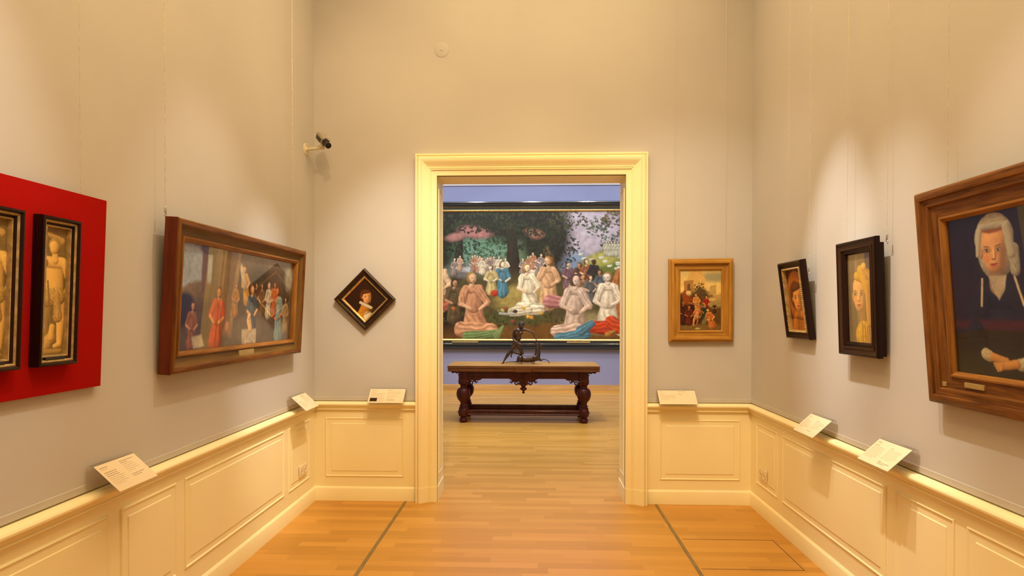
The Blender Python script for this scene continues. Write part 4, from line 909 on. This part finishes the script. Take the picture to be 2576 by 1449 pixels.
# ---------------------------------------------------------------- bronze group on the table
BR = thing('bronze_statuette', 'dark bronze of a man bending over a kneeling stag, standing on the carved table', 'statuette', (-.176, 8.36, .785))
def conv(X, Y, d=0.0): return Vector(((X-1000)*.000501, d, (1270-Y)*.000501))
def blobs(parts, name, voxel, parent, mat, smooth_it=6):
    bm = bmesh.new()
    for a, ra, b, rb in parts:
        b2 = bmesh.new()
        for c, r in ((a, ra), (b, rb)): bmesh.ops.create_icosphere(b2, subdivisions=2, radius=r, matrix=Matrix.Translation(c))
        bmesh.ops.convex_hull(b2, input=b2.verts[:])
        bmesh.ops.delete(b2, geom=[v for v in b2.verts if not v.link_faces], context='VERTS')
        me = bpy.data.meshes.new('t'); b2.to_mesh(me); b2.free(); bm.from_mesh(me); bpy.data.meshes.remove(me)
    me = bpy.data.meshes.new(name); bm.to_mesh(me); bm.free()
    o = bpy.data.objects.new(name, me); COL.objects.link(o)
    r = o.modifiers.new('r', 'REMESH'); r.mode = 'VOXEL'; r.voxel_size = voxel; r.use_smooth_shade = True
    s = o.modifiers.new('s', 'SMOOTH'); s.iterations = smooth_it; s.factor = .5
    dg = bpy.context.evaluated_depsgraph_get(); dg.update()
    m2 = bpy.data.meshes.new_from_object(o.evaluated_get(dg)); o.modifiers.clear(); o.data = m2; m2.name = name
    m2.materials.clear(); m2.materials.append(mat); m2.polygons.foreach_set('use_smooth', [True]*len(m2.polygons))
    o.parent = parent; return o
K = .000501
def C(X, Y, r, X2, Y2, r2, d=0, d2=None): return (conv(X, Y, d), r*K, conv(X2, Y2, d if d2 is None else d2), r2*K)
man = [C(890, 690, 98, 930, 580, 82, 0, -.004), C(930, 590, 84, 950, 470, 98, -.004, -.014), C(950, 470, 96, 955, 360, 100, -.014, -.022), C(880, 345, 52, 1060, 320, 50, -.012, -.030),
       C(900, 420, 58, 1020, 415, 60, -.04, -.042), C(920, 560, 50, 985, 560, 50, -.03, -.030), C(985, 320, 42, 1020, 250, 40, -.026, -.032),
       C(1022, 200, 74, 1035, 190, 74, -.034, -.036), C(1035, 235, 48, 1052, 262, 34, -.05, -.055), C(1060, 215, 16, 1062, 235, 14, -.072, -.076), C(1015, 165, 72, 1045, 160, 70, -.028, -.03),
       # left arm
       C(865, 345, 52, 822, 440, 42, -.012, -.006), C(822, 440, 44, 812, 570, 32, -.006, -.010), C(812, 575, 33, 855, 640, 30, -.012, -.034), C(855, 640, 30, 955, 705, 19, -.034, -.052), C(955, 705, 20, 992, 718, 20, -.052, -.054),
       # right arm
       C(1070, 315, 50, 1120, 315, 38, -.028, -.026), C(1120, 315, 38, 1205, 335, 28, -.026, -.028), C(1205, 335, 30, 1280, 365, 26, -.028, -.032), C(1280, 365, 26, 1340, 388, 17, -.032, -.034), C(1345, 390, 18, 1375, 395, 17, -.034, -.034),
       # standing leg
       C(850, 740, 76, 800, 820, 66, .006, .004), C(800, 820, 66, 705, 950, 42, .004, .0), C(705, 950, 42, 655, 1020, 48, 0, .004), C(655, 1020, 48, 560, 1170, 26, .004, .006), C(556, 1180, 25, 535, 1225, 24, .006, .004), C(535, 1232, 22, 478, 1254, 14, .004, -.010), C(540, 1248, 18, 520, 1254, 14, .01, .0),
       # bent leg
       C(950, 730, 78, 1000, 830, 68, -.020, -.030), C(1000, 830, 68, 1055, 965, 46, -.030, -.036), C(1058, 975, 46, 1020, 1000, 38, -.036, -.030), C(1020, 998, 38, 900, 965, 42, -.03, -.012), C(900, 965, 42, 790, 950, 24, -.012, .0), C(788, 950, 24, 770, 985, 24, 0, 0), C(770, 985, 22, 742, 1045, 20, 0, 0), C(742, 1045, 20, 752, 1095, 13, 0, 0)]
fig = blobs(man, 'man', .0032, BR, M['bronze'], 4)
# fingers that close round the antlers
for hx, hy, hd, px in ((1350, 388, -.036, 9), (985, 716, -.056, 8)):
    m = MB()
    for k in range(4):
        c = conv(hx+k*px, hy+k*2.5, hd); m.tube([c+Vector((0, .006, .006)), c+Vector((.003, -.006, .0075)), c+Vector((.004, -.011, -.001)), c+Vector((.0015, -.008, -.0085))], [.0036, .0036, .0033, .0026], 8)
    c = conv(hx, hy+(-12 if hx < 1100 else 14), hd-.004); m.tube([c, c+Vector((.008, -.003, -.004)), c+Vector((.013, 0, -.009))], [.0042, .0038, .003], 8)
    m.build('hand_fingers', M['bronze'], fig)
m = MB()
rr = random.Random(5)
for k in range(46):
    a = rr.uniform(0, 2*PI); e = rr.uniform(-.15, 1.45); c = conv(1028, 172, -.030)+Vector((math.cos(a)*math.cos(e), math.sin(a)*math.cos(e), math.sin(e)))*.041
    m.bm((lambda b: (bmesh.ops.create_icosphere(b, subdivisions=1, radius=rr.uniform(.006, .010), matrix=Matrix.Translation(c)), b)[1])(bmesh.new()))
m.build('curly_hair', M['bronze'], fig)
m = MB()
for k in range(14):
    c = conv(1040+rr.uniform(-30, 26), 268+rr.uniform(-14, 24), -.060+rr.uniform(0, .016)); m.bm((lambda b: (bmesh.ops.create_icosphere(b, subdivisions=1, radius=.0065, matrix=Matrix.Translation(c)), b)[1])(bmesh.new()))
m.build('beard', M['bronze'], fig)
stag = [C(1010, 1130, 98, 1180, 1150, 88, -.012, -.014), C(1180, 1150, 90, 1340, 1130, 98, -.014, -.014), C(1340, 1130, 98, 1455, 1080, 104, -.014, -.014), C(1455, 1090, 104, 1490, 980, 80, -.014, -.012), C(1490, 980, 80, 1490, 850, 62, -.012, -.010), C(1490, 850, 62, 1478, 745, 50, -.010, -.010),
        C(1480, 725, 44, 1515, 720, 40, -.010, -.012), C(1515, 725, 38, 1595, 800, 22, -.012, -.012), C(1590, 800, 21, 1600, 822, 17, -.012, -.012), C(1530, 800, 22, 1585, 842, 11, -.012, -.012),
        # haunch and folded hind leg
        C(1000, 1110, 88, 960, 1160, 60, -.042, -.046), C(960, 1160, 50, 925, 1200, 26, -.046, -.056), C(925, 1205, 22, 1020, 1215, 17, -.056, -.070), C(1020, 1215, 16, 1062, 1256, 12, -.070, -.078),
        # hind leg stretched back
        C(960, 1200, 40, 880, 1222, 20, .03, .035), C(880, 1222, 18, 720, 1222, 12, .035, .04), C(720, 1222, 12, 600, 1240, 10, .04, .04), C(620, 1238, 14, 590, 1242, 12, .04, .04),
        # near foreleg folded
        C(1400, 1090, 44, 1405, 1160, 24, -.056, -.066), C(1405, 1160, 20, 1385, 1256, 12, -.066, -.074), C(1385, 1258, 12, 1290, 1215, 11, -.076, -.080), C(1290, 1215, 11, 1240, 1150, 12, -.080, -.076),
        # far foreleg forward
        C(1540, 1150, 44, 1590, 1178, 22, .0, .0), C(1590, 1178, 20, 1655, 1135, 15, 0, 0), C(1655, 1133, 16, 1730, 1160, 13, 0, 0), C(1730, 1160, 12, 1795, 1205, 11, 0, 0), C(1795, 1210, 13, 1815, 1256, 10, 0, 0)]
sg_ = blobs(stag, 'stag', .0032, BR, M['bronze'], 4)
def antler(pts, tines, d0):
    m = MB(); P = [conv(*p) for p in pts]; m.tube(P, [.0055]+[.0045]*(len(P)-2)+[.003], 8)
    for a, b, c in tines: m.tube([conv(*a), conv(*b), conv(*c)], [.004, .0035, .0015], 7)
    return m.build('antler', M['bronze'], sg_)
antler([(1485, 700, -.012), (1465, 640, -.014), (1435, 585, -.018), (1390, 520, -.024), (1345, 460, -.030), (1310, 410, -.034)],
       [((1372, 500, -.026), (1405, 500, -.028), (1410, 470, -.030)), ((1345, 460, -.030), (1388, 462, -.034), (1400, 430, -.036)), ((1445, 600, -.018), (1455, 570, -.02), (1468, 540, -.022)), ((1460, 620, -.016), (1490, 590, -.016), (1510, 562, -.016)), ((1318, 420, -.034), (1360, 410, -.036), (1372, 385, -.036))], 0)
antler([(1470, 705, -.014), (1400, 712, -.024), (1300, 720, -.036), (1180, 716, -.046), (1060, 712, -.052), (985, 715, -.056)],
       [((1330, 718, -.034), (1350, 750, -.036), (1310, 762, -.038)), ((1200, 718, -.044), (1230, 745, -.046), (1180, 752, -.048)), ((1120, 714, -.050), (1100, 735, -.052), (1060, 730, -.054)), ((1400, 712, -.024), (1410, 740, -.026), (1385, 765, -.026))], 0)
for d in (-.026, .004):
    a = conv(1500, 705, d); MB().tube([a, a+Vector((.012, (d+.011)*.5, .008)), a+Vector((.028, (d+.011)*.8, .016))], [.006, .0065, .001], 8).build('ear', M['bronze'], sg_)

# ---------------------------------------------------------------- light
def area(name, loc, size, power, col, rot=(0, 0, 0), sy=None):
    l = bpy.data.lights.new(name, 'AREA'); l.energy = power; l.color = col; l.size = size
    if sy: l.shape = 'RECTANGLE'; l.size_y = sy
    o = bpy.data.objects.new(name, l); o.location = loc; o.rotation_euler = rot; COL.objects.link(o); return o
def spot(name, loc, tgt, power, col, ang=40, blend=.6, rad=.03):
    l = bpy.data.lights.new(name, 'SPOT'); l.energy = power; l.color = col; l.spot_size = math.radians(ang); l.spot_blend = blend; l.shadow_soft_size = rad
    o = bpy.data.objects.new(name, l); o.location = loc
    o.rotation_euler = (Vector(tgt)-Vector(loc)).to_track_quat('-Z', 'Y').to_euler(); COL.objects.link(o); return o
WARM = (1, .69, .33); HAL = (1, .86, .68)
area('laylight', (0, 1.4, 4.6), 2.4, 190, WARM, sy=5.8)
spot('spot_red_board', (-.1, 1.2, 4.35), (XL, 1.60, 1.95), 230, (1, .90, .76), 27, 1)
spot('spot_wide_a', (-.15, 2.9, 4.35), (XL, 3.2, 1.35), 110, HAL, 34, .8)
spot('spot_wide_b', (-.05, 3.3, 4.35), (XL, 3.98, 1.16), 430, (1, .90, .77), 23, 1)
spot('spot_diamond', (-.45, 2.2, 4.35), (-1.06, YB, 1.78), 310, (1, .91, .78), 27, 1)
spot('spot_town', (.20, 2.0, 4.35), (1.30, YB, 1.75), 190, HAL, 38, 1)
spot('spot_back_low', (.35, 1.6, 4.4), (0, YB, .8), 230, WARM, 60, .9, .1)
spot('spot_corner', (-.75, 2.3, 4.35), (-1.45, YB, 2.75), 60, WARM, 46, .9, .03)
spot('spot_small', (.35, 3.1, 4.35), (XR, 3.45, 1.72), 420, (1, .92, .80), 19, 1, .02)
spot('spot_head', (.30, 2.6, 4.35), (XR, 2.97, 1.22), 370, (1, .90, .77), 25, 1)
spot('spot_large', (.30, 1.9, 4.35), (XR, 2.10, 1.25), 170, HAL, 30, .9)
area('skylight', (0, 8.2, 5.3), 6, 380, (.72, .86, 1), sy=4.5)
spot('spot_table', (.15, 6.6, 5.2), (-.15, 8.9, .3), 260, (1, .90, .78), 60, .5, .03)
for x in (-1.8, 0, 1.8): spot('spot_far_painting', (x, 8.0, 5.2), (x, YF, 2.0), 150, (1, .90, .80), 55, .7, .03)
for x in (-2, 0, 2): spot('spot_far_floor', (x, 9.6, 5.2), (x, 11.1, 0), 210, (1, .80, .48), 44, .8, .04)
w = bpy.data.worlds.new('world'); SC.world = w; w.use_nodes = True
w.node_tree.nodes['Background'].inputs[0].default_value = (.02, .018, .015, 1)

# ---------------------------------------------------------------- camera
f, cy, yaw, pitch, roll = 1504.624, 799.997, .0348, -.00905, -.00106
cam = bpy.data.cameras.new('camera'); co = bpy.data.objects.new('camera', cam); COL.objects.link(co); SC.camera = co
cam.sensor_width = 36; cam.lens = 36*f/2576; cam.shift_y = (cy-724.5)/2576; cam.clip_start = .05
Rm = Matrix.Rotation(yaw, 3, 'Z') @ Matrix.Rotation(pitch, 3, 'X') @ Matrix.Rotation(roll, 3, 'Y')
r_, f_, u_ = Rm.col[0], Rm.col[1], Rm.col[2]
co.matrix_world = Matrix.Translation((0, 0, 1.5)) @ Matrix((r_, u_, -f_)).transposed().to_4x4()
vs = SC.view_settings; vs.view_transform = 'Standard'; vs.look = 'None'; vs.gamma = 1; vs.exposure = 0; vs.use_curve_mapping = False
